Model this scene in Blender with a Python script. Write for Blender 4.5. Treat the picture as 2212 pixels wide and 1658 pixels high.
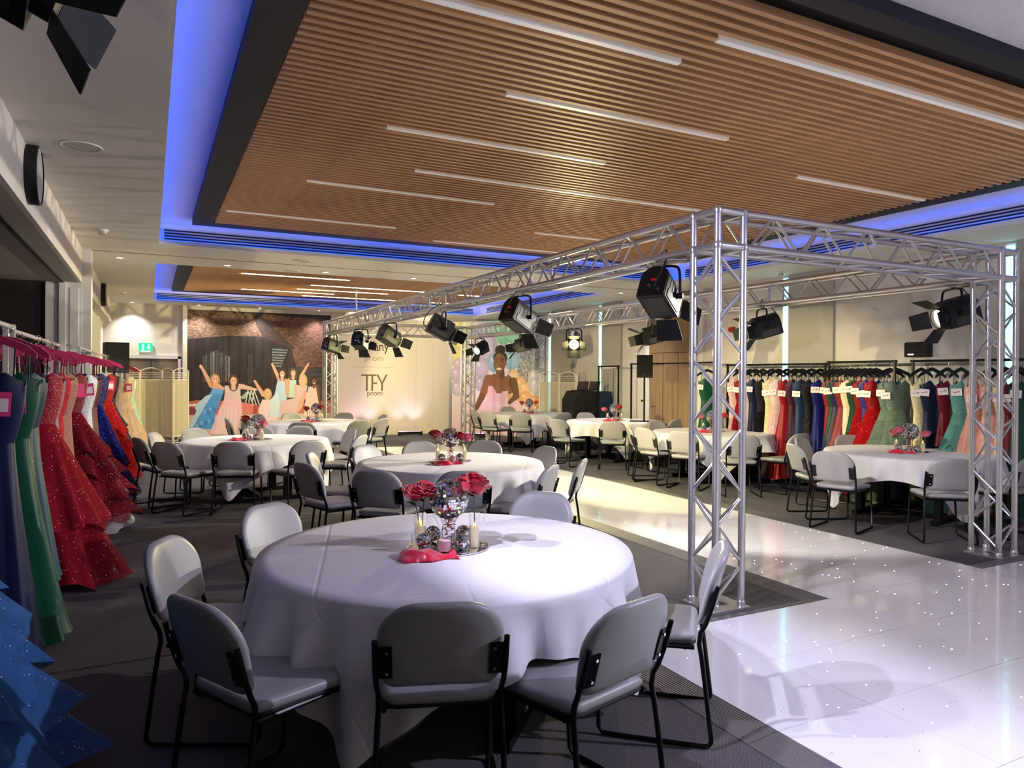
import bpy, math, random
import numpy as np
from math import sin, cos, pi, radians as rad, hypot, atan2
from mathutils import Vector, Matrix
random.seed(7)
SC = bpy.context.scene
COL = SC.collection
for o in list(bpy.data.objects): bpy.data.objects.remove(o)

# ---------------------------------------------------------------- camera
YAW, PIT, ROL, FPX, CY = rad(26.889), rad(-.176), rad(.354), 1544.372, 814.96
EYE = Vector((0, 0, 1.6))
fw = Vector((sin(YAW)*cos(PIT), cos(YAW)*cos(PIT), sin(PIT)))
r0 = Vector((cos(YAW), -sin(YAW), 0)); u0 = r0.cross(fw)
r2 = r0*cos(ROL) + u0*sin(ROL); u2 = u0*cos(ROL) - r0*sin(ROL)
cam = bpy.data.cameras.new('camera'); cam.sensor_fit = 'HORIZONTAL'; cam.sensor_width = 36
cam.lens = 36*FPX/2212; cam.shift_y = (CY-829)/2212; cam.clip_start = .05; cam.clip_end = 100
camo = bpy.data.objects.new('camera', cam); COL.objects.link(camo)
m3 = Matrix((r2, u2, -fw)).transposed(); camo.matrix_world = Matrix.Translation(EYE) @ m3.to_4x4()
SC.camera = camo
# ---------------------------------------------------------------- world, exposure
w = bpy.data.worlds.new('world'); SC.world = w; w.use_nodes = True
w.node_tree.nodes['Background'].inputs[0].default_value = (.5, .52, .6, 1)
w.node_tree.nodes['Background'].inputs[1].default_value = .15
SC.view_settings.view_transform = 'Standard'; SC.view_settings.look = 'None'
SC.view_settings.exposure = 0.32; SC.view_settings.gamma = 1.0; SC.view_settings.use_curve_mapping = False
# ---------------------------------------------------------------- light levels
P_KEY = 255       # lilac-white lamps over the near end
P_LEFT = 400      # left truss lamps, aimed to the right
P_RIGHT = 560     # right truss lamps, aimed to the left
P_DOWN = 110       # ceiling downlights
P_FILL = 14      # soft fill lamps added behind the camera
E_BLUE = 14.0
E_STRIP = 8.0
P_BOUNCE = 170       # added spots, bounced off the unseen floor to brighten the ceiling
WARM = (1, .86, .41); LILAC = (.80, .78, 1.0); WHITE = (1, .93, .84)

def lamp_spot(name, loc, aim, power, colr, size=60, blend=.6, soft=.06):
    l = bpy.data.lights.new(name, 'SPOT'); l.energy = power; l.color = colr
    l.spot_size = rad(size); l.spot_blend = blend; l.shadow_soft_size = soft
    o = bpy.data.objects.new(name, l); COL.objects.link(o); o.location = loc
    o.rotation_euler = (Vector(aim)-Vector(loc)).to_track_quat('-Z', 'Y').to_euler()
    return o
def lamp_area(name, loc, sx, sy, power, colr):
    l = bpy.data.lights.new(name, 'AREA'); l.shape = 'RECTANGLE'; l.size = sx; l.size_y = sy
    l.energy = power; l.color = colr
    o = bpy.data.objects.new(name, l); COL.objects.link(o); o.location = loc
    return o
lamp_area('fill_light', (3.5, -1.2, 3.18), 3.0, 1.2, P_FILL, (.86, .86, 1.0))  # added area fill, not a fitting of the room
for ux, uy in ((4.2, .1), (6.2, .1), (8.0, .3), (5.2, -1.4), (7.2, -1.4)): lamp_spot('bounce_fill_lamp', (ux, uy, 3.15), (ux, uy, 0), P_BOUNCE, (1, .96, .97), 76, .5, .15)  # added spots; the white floor throws their light up to the ceiling
lamp_area('fill_light', (7.5, -1.2, 3.18), 2.0, 1.2, P_FILL*.7, (.86, .86, 1.0))  # second added area fill

# ---------------------------------------------------------------- helpers
def lin(h):
    if isinstance(h, str):
        c = [int(h[i:i+2], 16)/255 for i in (0, 2, 4)]
    else: c = [v/255 for v in h]
    return tuple((v/12.92 if v <= .04045 else ((v+.055)/1.055)**2.4) for v in c)
MATS = {}
def mat(name, c, rough=.6, metal=0, noise=0, nscale=20, bump=0, bscale=60, sheen=0, alpha=1, emit=None, es=0, coat=0, trans=0, ior=1.45, spec=.5, glitter=None, stretch=None):
    if name in MATS: return MATS[name]
    m = bpy.data.materials.new(name); m.use_nodes = True; nt = m.node_tree; n = nt.nodes; L = nt.links
    b = n['Principled BSDF']; cl = lin(c) + (1,)
    b.inputs['Base Color'].default_value = cl; b.inputs['Roughness'].default_value = rough
    b.inputs['Metallic'].default_value = metal; b.inputs['Alpha'].default_value = alpha
    b.inputs['Coat Weight'].default_value = coat; b.inputs['Transmission Weight'].default_value = trans
    b.inputs['IOR'].default_value = ior; b.inputs['Sheen Weight'].default_value = sheen
    b.inputs['Specular IOR Level'].default_value = spec
    if emit: b.inputs['Emission Color'].default_value = lin(emit)+(1,); b.inputs['Emission Strength'].default_value = es
    tc = n.new('ShaderNodeTexCoord'); src = tc.outputs['Object']
    if stretch:
        mp = n.new('ShaderNodeMapping'); mp.inputs['Scale'].default_value = stretch; L.new(src, mp.inputs[0]); src = mp.outputs[0]
    outc = None
    if noise:
        t = n.new('ShaderNodeTexNoise'); t.inputs['Scale'].default_value = nscale; t.inputs['Detail'].default_value = 4
        L.new(src, t.inputs['Vector'])
        r = n.new('ShaderNodeMapRange'); r.inputs['To Min'].default_value = 1-noise; r.inputs['To Max'].default_value = 1+noise
        r.inputs['From Min'].default_value = .3; r.inputs['From Max'].default_value = .7
        L.new(t.outputs['Fac'], r.inputs['Value'])
        mx = n.new('ShaderNodeVectorMath'); mx.operation = 'SCALE'; mx.inputs[0].default_value = cl[:3]
        L.new(r.outputs[0], mx.inputs['Scale']); outc = mx.outputs[0]
        L.new(outc, b.inputs['Base Color'])
    if glitter:
        v = n.new('ShaderNodeTexVoronoi'); v.inputs['Scale'].default_value = glitter; L.new(tc.outputs['Object'], v.inputs['Vector'])
        lt = n.new('ShaderNodeMath'); lt.operation = 'LESS_THAN'; lt.inputs[1].default_value = .2; L.new(v.outputs['Distance'], lt.inputs[0])
        sp = n.new('ShaderNodeSeparateXYZ'); L.new(v.outputs['Color'], sp.inputs[0]); gt_ = n.new('ShaderNodeMath'); gt_.operation = 'GREATER_THAN'; gt_.inputs[1].default_value = .82; L.new(sp.outputs[0], gt_.inputs[0])
        pm_ = n.new('ShaderNodeMath'); pm_.operation = 'MULTIPLY'; L.new(lt.outputs[0], pm_.inputs[0]); L.new(gt_.outputs[0], pm_.inputs[1]); lt = pm_
        mc = n.new('ShaderNodeMix'); mc.data_type = 'RGBA'; L.new(lt.outputs[0], mc.inputs['Factor'])
        if outc: L.new(outc, mc.inputs['A'])
        else: mc.inputs['A'].default_value = cl
        mc.inputs['B'].default_value = (.9, .88, .92, 1); L.new(mc.outputs['Result'], b.inputs['Base Color'])
    if bump:
        t = n.new('ShaderNodeTexNoise'); t.inputs['Scale'].default_value = bscale; t.inputs['Detail'].default_value = 3
        L.new(src, t.inputs['Vector']); bp = n.new('ShaderNodeBump'); bp.inputs['Strength'].default_value = bump; bp.inputs['Distance'].default_value = .01
        L.new(t.outputs['Fac'], bp.inputs['Height']); L.new(bp.outputs[0], b.inputs['Normal'])
    MATS[name] = m; return m
def nodes_of(m): return m.node_tree.nodes, m.node_tree.links, m.node_tree.nodes['Principled BSDF']

class MB:
    def __init__(s): s.v = []; s.f = []
    def box(s, x0, x1, y0, y1, z0, z1):
        i = len(s.v); s.v += [(x, y, z) for z in (z0, z1) for y in (y0, y1) for x in (x0, x1)]
        s.f += [tuple(i+k for k in q) for q in ((0, 2, 3, 1), (4, 5, 7, 6), (0, 1, 5, 4), (2, 6, 7, 3), (0, 4, 6, 2), (1, 3, 7, 5))]; return s
    def cbox(s, c, d): return s.box(c[0]-d[0]/2, c[0]+d[0]/2, c[1]-d[1]/2, c[1]+d[1]/2, c[2]-d[2]/2, c[2]+d[2]/2)
    def rings(s, R, cap0=False, cap1=False, closed=True):
        n = len(R[0]); i = len(s.v)
        for r in R: s.v += [tuple(p) for p in r]
        for a in range(len(R)-1):
            for k in range(n if closed else n-1):
                j = (k+1) % n
                s.f.append((i+a*n+k, i+a*n+j, i+(a+1)*n+j, i+(a+1)*n+k))
        if cap0: s.f.append(tuple(i+k for k in reversed(range(n))))
        if cap1: s.f.append(tuple(i+(len(R)-1)*n+k for k in range(n)))
        return s
    def tube(s, pts, r, n=8, cap=True, closed=False):
        P = [Vector(p) for p in pts]; N = len(P); R = []
        up = None
        for k in range(N):
            if closed: t = P[(k+1) % N]-P[k-1]
            else: t = P[min(k+1, N-1)]-P[max(k-1, 0)]
            t.normalize()
            if up is None:
                up = Vector((0, 0, 1)) if abs(t.z) < .9 else Vector((1, 0, 0))
            a = up - t*up.dot(t)
            if a.length < 1e-4: a = t.orthogonal()
            a.normalize(); up = a; b = t.cross(a)
            rr = r[k] if isinstance(r, (list, tuple)) else r
            R.append([P[k]+a*(rr*cos(2*pi*q/n))+b*(rr*sin(2*pi*q/n)) for q in range(n)])
        if closed: R.append(R[0])
        return s.rings(R, cap and not closed, cap and not closed)
    def lathe(s, prof, n=24, c=(0, 0, 0), cap0=True, cap1=True):
        return s.rings([[(c[0]+r*cos(2*pi*k/n), c[1]+r*sin(2*pi*k/n), c[2]+z) for k in range(n)] for r, z in prof], cap0, cap1)
    def prism(s, poly, y0, y1):            # polygon in xz, extruded in y
        return s.rings([[(x, y0, z) for x, z in poly], [(x, y1, z) for x, z in poly]], True, True)
    def prismz(s, poly, z0, z1):
        return s.rings([[(x, y, z0) for x, y in poly], [(x, y, z1) for x, y in poly]], True, True)
    def mesh(s, name, m=None, smooth=True, ang=40):
        me = bpy.data.meshes.new(name); me.from_pydata([tuple(v) for v in s.v], [], s.f)
        if m: me.materials.append(m)
        if smooth:
            me.polygons.foreach_set('use_smooth', [True]*len(me.polygons))
            try: me.set_sharp_from_angle(angle=rad(ang))
            except Exception: pass
        me.update(); return me
def ob(name, me, parent=None, loc=None, rot=None, m=None, smooth=True):
    if isinstance(me, MB): me = me.mesh(name, m, smooth)
    o = bpy.data.objects.new(name, me); COL.objects.link(o)
    if parent: o.parent = parent
    if loc: o.location = loc
    if rot: o.rotation_euler = rot
    return o
def tag(o, label, cat, group=None):
    o['label'] = label; o['category'] = cat
    if group: o['group'] = group
    return o
def thing(name, label, cat, loc=(0, 0, 0), rz=0, group=None):
    o = bpy.data.objects.new(name, None); COL.objects.link(o); o.location = loc; o.rotation_euler = (0, 0, rz)
    o.empty_display_size = .1
    return tag(o, label, cat, group)
def struct(name, me, m=None, label=None, smooth=False):
    o = ob(name, me, m=m, smooth=smooth); o['kind'] = 'structure'
    if label: o['label'] = label
    return o
def stuff(o): o['kind'] = 'stuff'; return o
def clone(root, loc, rz, label, group=None):
    r = root.copy(); COL.objects.link(r); r.location = loc; r.rotation_euler = (0, 0, rz); r['label'] = label
    if group: r['group'] = group
    for ch in root.children:
        c = ch.copy(); COL.objects.link(c); c.parent = r; c.matrix_parent_inverse = ch.matrix_parent_inverse
        for g in ch.children:
            d = g.copy(); COL.objects.link(d); d.parent = c
    return r
def arc(cx, cy, r, a0, a1, n): return [(cx+r*cos(rad(a0+(a1-a0)*k/n)), cy+r*sin(rad(a0+(a1-a0)*k/n))) for k in range(n+1)]
def smooth_path(pts, it=2):
    for _ in range(it):
        q = [pts[0]]
        for a, b in zip(pts, pts[1:]):
            q += [tuple(a[i]*.75+b[i]*.25 for i in range(3)), tuple(a[i]*.25+b[i]*.75 for i in range(3))]
        q.append(pts[-1]); pts = q
    return pts

# ---------------------------------------------------------------- materials
M_ceil = mat('ceiling_paint', 'dcd8d2', .8, noise=.02)
M_wall = mat('wall_paint', 'd6d0c8', .75, noise=.03, nscale=6)
M_wallgrey = mat('grey_wall_panel', 'a8a49e', .8, noise=.03, nscale=8)
M_white = mat('white_gloss_paint', 'e2dfe0', .4)
M_dark = mat('dark_side_room', '2a2326', .9, noise=.2, nscale=9)  # gloom of the side room beyond the opening, put into the colour
M_black = mat('black_satin', '101012', .38)
M_blackmatte = mat('black_matte', '0d0d0f', .7)
M_blackmetal = mat('black_powder_coat', '0b0b0d', .32, metal=.3)
M_alu = mat('aluminium_tube', 'd0cfd0', .3, metal=.85, noise=.05, nscale=25)
M_chrome = mat('chrome', 'd8d8da', .12, metal=1)
M_vinyl = mat('grey_vinyl', '9d9c9e', .38, noise=.03, nscale=8, bump=.05, bscale=300)
M_slat = mat('timber_slat', 'cb9c70', .5, noise=.16, nscale=8, stretch=(.35, 6, 6))
M_frame = mat('black_ceiling_frame', '17171a', .6)
M_void = mat('ceiling_void', '1a1618', .9)
M_strip = mat('faint_glow_diffuser', 'f0eeee', .4, emit='fff6e6', es=.12)  # these strips are off; a faint glow is added to the diffuser
M_striplit = mat('lit_diffuser', 'ffffff', .4, emit='fff2d6', es=E_STRIP)
M_blue = mat('blue_led_tape', '0838ff', .5, emit='0058ff', es=E_BLUE)
M_cyan = mat('cyan_led_tape', '60e8f0', .5, emit='8cecf4', es=2.6)
M_glass = mat('clear_glass', 'ffffff', .03, trans=1, ior=1.3)
M_mirror = mat('mirror', 'e8e8ea', .03, metal=1)
M_red = mat('red_rose', 'b00c26', .5, noise=.15, nscale=40, sheen=.3)
M_redpale = mat('pink_rose', 'e8718a', .5, noise=.15, nscale=40, sheen=.3)
M_leaf = mat('rose_leaf', '2f4a2a', .5, noise=.2, nscale=30)
M_napkin = mat('red_satin_napkin', 'd8123c', .28, sheen=.4)
M_candle = mat('ivory_candle', 'f4e8cc', .5, emit='ffe2a0', es=.15)
M_candlepink = mat('pink_candle', 'e9b9c6', .5)
M_flame = mat('led_flame', 'fff0a0', .5, emit='ffd24a', es=7)
M_screenwhite = mat('white_divider_paint', 'f4efe2', .6)
M_rattan = mat('woven_paper_rope', 'efe6d0', .8, noise=.12, nscale=60, bump=.6, bscale=90, stretch=(1, 1, 3))
M_tagpink = mat('pink_swing_tag', 'e8407c', .5)
M_tagwhite = mat('white_price_tag', 'f2e6e2', .5)
M_hangpink = mat('magenta_velvet', 'b3124f', .55, sheen=.5)
M_exit = mat('exit_sign_green', '10b070', .4, emit='18c98a', es=1.2)
M_exitw = mat('exit_sign_white', 'f0fff8', .4, emit='d8fff0', es=1.5)

# carpet with a fine herringbone relief
M_carpet = mat('charcoal_carpet', '545056', .95)
n, L, b = nodes_of(M_carpet)
tc = n.new('ShaderNodeTexCoord')
t1 = n.new('ShaderNodeTexNoise'); t1.inputs['Scale'].default_value = 260; L.new(tc.outputs['Object'], t1.inputs['Vector'])
sx = n.new('ShaderNodeSeparateXYZ'); L.new(tc.outputs['Object'], sx.inputs[0])
pp = n.new('ShaderNodeMath'); pp.operation = 'PINGPONG'; pp.inputs[1].default_value = .03; L.new(sx.outputs['X'], pp.inputs[0])
ad = n.new('ShaderNodeMath'); ad.operation = 'ADD'; L.new(pp.outputs[0], ad.inputs[0]); L.new(sx.outputs['Y'], ad.inputs[1])
ml = n.new('ShaderNodeMath'); ml.operation = 'MULTIPLY'; ml.inputs[1].default_value = 300; L.new(ad.outputs[0], ml.inputs[0])
sn = n.new('ShaderNodeMath'); sn.operation = 'SINE'; L.new(ml.outputs[0], sn.inputs[0])
mr = n.new('ShaderNodeMapRange'); mr.inputs['From Min'].default_value = -1; mr.inputs['From Max'].default_value = 1; mr.inputs['To Min'].default_value = .72; mr.inputs['To Max'].default_value = 1.15
L.new(sn.outputs[0], mr.inputs['Value'])
m2 = n.new('ShaderNodeMath'); m2.operation = 'MULTIPLY'; L.new(mr.outputs[0], m2.inputs[0])
mr2 = n.new('ShaderNodeMapRange'); mr2.inputs['To Min'].default_value = .6; mr2.inputs['To Max'].default_value = 1.4; L.new(t1.outputs['Fac'], mr2.inputs['Value']); L.new(mr2.outputs[0], m2.inputs[1])
sc = n.new('ShaderNodeVectorMath'); sc.operation = 'SCALE'; sc.inputs[0].default_value = lin('545056'); L.new(m2.outputs[0], sc.inputs['Scale']); L.new(sc.outputs[0], b.inputs['Base Color'])
bp = n.new('ShaderNodeBump'); bp.inputs['Strength'].default_value = .5; bp.inputs['Distance'].default_value = .004; L.new(m2.outputs[0], bp.inputs['Height']); L.new(bp.outputs[0], b.inputs['Normal'])

# table linen with pressed fold lines and a fine crumple
M_cloth = mat('white_table_linen', 'dedce2', .75, sheen=.15)
n, L, b = nodes_of(M_cloth)
tc = n.new('ShaderNodeTexCoord'); sx = n.new('ShaderNodeSeparateXYZ'); L.new(tc.outputs['UV'], sx.inputs[0])
hs = []
for ax, per in (('X', .6), ('Y', .76)):
    pp = n.new('ShaderNodeMath'); pp.operation = 'PINGPONG'; pp.inputs[1].default_value = per/2; L.new(sx.outputs[ax], pp.inputs[0])
    mr = n.new('ShaderNodeMapRange'); mr.inputs['From Min'].default_value = 0; mr.inputs['From Max'].default_value = .014; mr.inputs['To Min'].default_value = 1; mr.inputs['To Max'].default_value = 0
    mr.interpolation_type = 'SMOOTHSTEP'; L.new(pp.outputs[0], mr.inputs['Value']); hs.append(mr)
ad = n.new('ShaderNodeMath'); ad.operation = 'ADD'; L.new(hs[0].outputs[0], ad.inputs[0]); L.new(hs[1].outputs[0], ad.inputs[1])
t1 = n.new('ShaderNodeTexNoise'); t1.inputs['Scale'].default_value = 7; t1.inputs['Detail'].default_value = 5; L.new(tc.outputs['UV'], t1.inputs['Vector'])
ml = n.new('ShaderNodeMath'); ml.operation = 'MULTIPLY_ADD'; ml.inputs[1].default_value = .8; L.new(t1.outputs['Fac'], ml.inputs[0]); L.new(ad.outputs[0], ml.inputs[2])
bp = n.new('ShaderNodeBump'); bp.inputs['Strength'].default_value = .25; bp.inputs['Distance'].default_value = .008; L.new(ml.outputs[0], bp.inputs['Height']); L.new(bp.outputs[0], b.inputs['Normal'])

# ribbed aluminium ramp
M_ramp = mat('ribbed_grey_ramp', '77747a', .5, metal=.4)
n, L, b = nodes_of(M_ramp)
tc = n.new('ShaderNodeTexCoord'); sx = n.new('ShaderNodeSeparateXYZ'); L.new(tc.outputs['Object'], sx.inputs[0])
ml = n.new('ShaderNodeMath'); ml.operation = 'MULTIPLY'; ml.inputs[1].default_value = 420; L.new(sx.outputs['Y'], ml.inputs[0])
sn = n.new('ShaderNodeMath'); sn.operation = 'SINE'; L.new(ml.outputs[0], sn.inputs[0])
bp = n.new('ShaderNodeBump'); bp.inputs['Strength'].default_value = .6; bp.inputs['Distance'].default_value = .004; L.new(sn.outputs[0], bp.inputs['Height']); L.new(bp.outputs[0], b.inputs['Normal'])

M_tile = mat('white_acrylic_floor_tile', 'ebe9ee', .16, noise=.015, nscale=2, coat=.3)
M_wood = mat('oak_veneer_door', '8d7355', .5, noise=.14, nscale=5, stretch=(3, 3, .35))
M_glow = mat('window_daylight', 'c8f4f8', .5, emit='a8f0f6', es=2.0)

# ================================================================= STRUCTURE
ZC, ZR, ZP = 3.22, 3.50, 3.42
XL, XR, YB, YF = -.79, 9.1, 18.8, -3.5
struct('floor', MB().box(-4, XR, YF, YB, -.05, 0), M_carpet, 'charcoal carpet floor of the function room')
def frame_rects(x0, x1, y0, y1, holes):
    ys = sorted({y0, y1} | {h[2] for h in holes} | {h[3] for h in holes}); out = []
    for a, b_ in zip(ys, ys[1:]):
        xs = [x0]
        for h in sorted(holes):
            if h[2] <= a and h[3] >= b_: xs += [h[0], h[1]]
        xs.append(x1)
        for k in range(0, len(xs), 2): out.append((xs[k], xs[k+1], a, b_))
    return out
C1 = (.1, 8.1, 1.5, 10.0); C2 = (.08, 8.1, 11.8, 18.15)
mb = MB()
for r in frame_rects(XL, XR, YF, YB, [C1, C2]): mb.box(*r, ZC, ZC+.03)
struct('ceiling', mb, M_ceil, 'flat pale ceiling with two lit coffers')
tn = [0]
def trim(mb, m, label):
    tn[0] += 1; return struct('trim_%d' % tn[0], mb, m, label)
LEDS = []
for i, (x0, x1, y0, y1) in enumerate((C1, C2)):
    k = .14; g = .03
    mb = MB(); z0 = ZC+.03
    mb.box(x0-k-.03, x1+k+.03, y0-k-.03, y1+k+.03, ZR, ZR+.03)
    for (a, b_, c, d) in ((x0-k-.03, x0-k, y0-k, y1+k), (x1+k, x1+k+.03, y0-k, y1+k), (x0-k-.03, x1+k+.03, y0-k-.03, y0-k), (x0-k-.03, x1+k+.03, y1+k, y1+k+.03)):
        mb.box(a, b_, c, d, z0, ZR)
    trim(mb, M_ceil, ('near' if i == 0 else 'far')+' coffer recess above the ceiling')
    # small upstand that hides the tape
    mb = MB()
    for (a, b_, c, d) in ((x0-.012, x0, y0, y1), (x1, x1+.012, y0, y1), (x0, x1, y0-.012, y0), (x0, x1, y1, y1+.012)): mb.box(a, b_, c, d, z0, z0+.022)
    trim(mb, M_ceil, ('near' if i == 0 else 'far')+' coffer lip')
    for nm, (a, b_, c, d) in (('left', (x0-.075, x0-.045, y0, y1)), ('right', (x1+.045, x1+.075, y0, y1)), ('near', (x0, x1, y0-.075, y0-.045)), ('far', (x0, x1, y1+.045, y1+.075))):
        o = ob('led_tape', MB().box(a, b_, c, d, z0, z0+.012), m=M_blue, smooth=False)
        tag(o, 'blue glowing light tape along the %s edge of the %s ceiling coffer' % (nm, ('large near', 'small far')[i]), 'light strip')
    # slot vents on the far and right faces
    for nm in ('far', 'right'):
        v = thing('slot_vent', 'long four-slot air vent in the blue-lit %s face of the %s coffer' % (nm, ('large near', 'small far')[i]), 'vent', (0, 0, 0))
        for s in range(4):
            z = ZC+.085+s*.037
            if nm == 'far': mbx = MB().box(x0+.06, x1-.06, y1+k-.012, y1+k+.001, z, z+.016)
            else: mbx = MB().box(x1+k-.012, x1+k+.001, y0+.3, y1-.35, z, z+.016)
            ob('slot', mbx, v, m=M_blackmatte, smooth=False)
# partition joint across the ceiling
trim(MB().box(-.70, XR, 10.93, 10.95, ZC-.004, ZC), mat('joint_dark', '6a645e', .7), 'thin joint line across the ceiling')

# left side: bulkhead with opening, pillar, recessed wall
struct('wall_left', MB().box(XL-.04, XL, YF, 10.85, 2.77, ZC), M_wall, 'white bulkhead face above the left opening')
mb = MB().box(-4, XL-.04, YF, 10.95, 2.77, 2.80)
trim(mb, M_wallgrey, 'grey soffit over the left opening')
trim(MB().box(-1.02, -.99, YF, 10.85, 2.755, 2.7705), M_blackmatte, 'dark partition track in the soffit')
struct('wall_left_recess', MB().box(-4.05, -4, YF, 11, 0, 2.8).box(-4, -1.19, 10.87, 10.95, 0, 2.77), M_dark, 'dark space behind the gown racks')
mb = MB().box(-1.19, XL, 10.87, 10.97, 0, 2.77).box(-1.19, -1.10, 10.84, 10.87, 0, 2.74).box(-1.04, -.97, 10.82, 10.87, 0, 2.77).box(-.92, -.83, 10.85, 10.87, 0, 2.70)
trim(mb, M_white, 'white folding partition panels beside the pillar')
trim(MB().box(XL-.1, -.69, 10.88, 11.15, 0, ZC), M_white, 'white pillar at the end of the opening')
struct('wall_left_far', MB().box(-1.0, -.95, 11.15, YB, 0, ZC), M_wall)
trim(MB().box(-.95, XL, 11.15, YB, 2.76, ZC), M_wall, 'white bulkhead over the far left wall')
trim(MB().box(-.95, -.9, 13.6, 13.8, 0, 2.76).box(-.95, -.92, 16.9, 17.05, 0, 2.76), M_white, 'white pilasters on the far left wall')
struct('wall_back', MB().box(-1.0, XR+.05, YB, YB+.05, 0, ZC+.3), M_wall)
struct('wall_rear', MB().box(-4, XR, YF-.05, YF, 0, ZC), M_wall)
struct('wall_right', MB().box(XR, XR+.05, YF, YB, 0, ZC+.03), mat('right_wall_paint', 'cfc9c4', .75, noise=.03, nscale=5))
# right wall: proud panels, dado, jambs
mb = MB()
for a, b_ in ((7.32, 8.15), (12.68, 13.38), (14.67, 15.68), (3.6, 4.8)): mb.box(XR-.05, XR, a, b_, .1, ZC)
trim(mb, M_wallgrey, 'grey acoustic wall panels on the right wall')
trim(MB().box(XR-.02, XR, -3, 10.0, 1.76, 1.80), M_wallgrey, 'dado line on the right wall')
struct('baseboard_right', MB().box(XR-.02, XR, -3, 10.0, 0, .1), M_white)
struct('baseboard_left', MB().box(-.95, -.93, 11.15, YB, 0, .1), M_white)
trim(MB().box(XR-.06, XR, 11.68, 11.80, 0, ZC).box(XR-.06, XR, 10.12, 10.24, 0, ZC).box(XR-.06, XR, 10.3, 10.38, 0, ZC), M_white, 'white door jambs on the right wall')
dr = struct('door_2', MB().box(XR-.03, XR, 10.38, 11.68, 0, ZC), M_wood, 'tall oak double door on the right wall')
for a, b_ in ((10.40, 10.80), (10.815, 11.25), (11.265, 11.66)): ob('panel', MB().box(XR-.045, XR-.03, a, b_, .02, 2.05), dr, m=M_wood, smooth=False)
ob('overpanel', MB().box(XR-.045, XR-.03, 10.40, 11.66, 2.07, ZC-.02), dr, m=M_wood, smooth=False)
ob('handle', MB().tube([(XR-.07, 11.58, 1.0), (XR-.07, 11.46, 1.0)], .012).tube([(XR-.03, 11.58, 1.0), (XR-.07, 11.58, 1.0)], .012), dr, m=M_chrome)
wd = struct('window_1', MB().box(XR-.03, XR-.012, 12.8, 13.36, .9, 1.76), M_glow, 'narrow daylit window on the right wall')
ob('window_frame', MB().box(XR-.06, XR, 12.74, 12.8, .85, 1.82).box(XR-.06, XR, 13.36, 13.42, .85, 1.82).box(XR-.06, XR, 12.74, 13.42, 1.76, 1.82).box(XR-.06, XR, 12.74, 13.42, .85, .9), wd, m=M_white, smooth=False)
# double door in the back wall
dr = struct('door_1', MB().box(-.54, .60, YB-.03, YB, 0, 1.94), mat('taupe_door', '6b625a', .6), 'taupe double door in the back wall')
for a, b_ in ((-.53, .02), (.04, .59)): ob('leaf', MB().box(a, b_, YB-.045, YB-.03, .01, 1.93), dr, m=mat('taupe_door', '', 0), smooth=False)
ob('door_frame', MB().box(-.60, -.54, YB-.06, YB, 0, 2.0).box(.60, .66, YB-.06, YB, 0, 2.0).box(-.60, .66, YB-.06, YB, 1.94, 2.02), dr, m=M_white, smooth=False)
trim(MB().box(.70, .80, YB-.08, YB, 0, ZC), M_wall, 'wall edge beside the mural')

# slatted ceiling panels
slat_cache = {}
def slat_panel(nm, fx0, fx1, fy0, fy1, sy0, label, strips, slw=.034, pitch=.0805):
    p = thing('slatted_ceiling_panel', label, 'ceiling panel')
    w_ = .225
    for nm2, r in (('left', (fx0, fx0+w_, fy0, fy1)), ('right', (fx1-w_, fx1, fy0, fy1)), ('near', (fx0+w_, fx1-w_, fy0, fy0+.13)), ('far', (fx0+w_, fx1-w_, fy1-.23, fy1))):
        ob('frame', MB().box(*r, ZP, ZR), p, m=M_frame, smooth=False)
    ob('backing', MB().box(fx0+w_, fx1-w_, fy0+.13, fy1-.23, ZR-.008, ZR-.003), p, m=M_void, smooth=False)
    a, b_ = fx0+w_+.01, fx1-w_-.01; me = MB().box(a, b_, -slw/2, slw/2, ZP-.002, ZP+.042).mesh('slat', M_slat, False)
    y = sy0; ys = []
    while y < fy1-.23-.03: ys.append(y); y += pitch
    used = {}
    for (x0, x1, yy, lit) in strips:
        k = min(range(len(ys)), key=lambda q: abs(ys[q]-yy)); used.setdefault(k, []).append((x0, x1, lit))
    for k, y in enumerate(ys):
        if k in used:
            xs = sorted(used[k]); c = a; 
            for (x0, x1, lit) in xs:
                if x0-c > .05: ob('slat', MB().box(c, x0-.01, -slw/2, slw/2, ZP-.002, ZP+.042), p, (0, y, 0), m=M_slat, smooth=False)
                ob('strip_light', MB().box(x0, x1, -.019, .019, ZP-.004, ZR-.01), p, (0, y, 0), m=M_striplit if lit else M_strip, smooth=False)
                c = x1+.01
            if b_-c > .05: ob('slat', MB().box(c, b_, -slw/2, slw/2, ZP-.002, ZP+.042), p, (0, y, 0), m=M_slat, smooth=False)
        else: ob('slat', me, p, (0, y, 0))
    return p
slat_panel('near', .46, 7.36, 2.36, 9.6, 2.64, 'large slatted timber ceiling panel in a black frame over the tables',
  [(.8, 2.745, 3.32, 0), (2.735, 6.6, 2.99, 0), (2.06, 3.96, 4.2, 0), (1.56, 3.49, 5.17, 0), (2.11, 5.5, 6.08, 0), (1.32, 3.27, 6.87, 0), (.765, 2.72, 8.62, 0), (3.43, 5.44, 9.2, 0), (5.26, 7.1, 4.67, 0), (4.38, 5.4, 8.0, 0)])
slat_panel('far', .43, 7.3, 12.3, 17.6, 12.6, 'smaller slatted timber ceiling panel with lit strips at the far end',
  [(1.49, 3.45, 13.83, 1), (2.95, 5.62, 14.95, 1), (2.82, 4.8, 15.75, 1), (1.76, 3.74, 16.36, 1), (3.16, 5.65, 17.0, 1), (6.28, 6.9, 15.1, 1), (6.3, 7.05, 17.0, 1)], .036, .0805)

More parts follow.
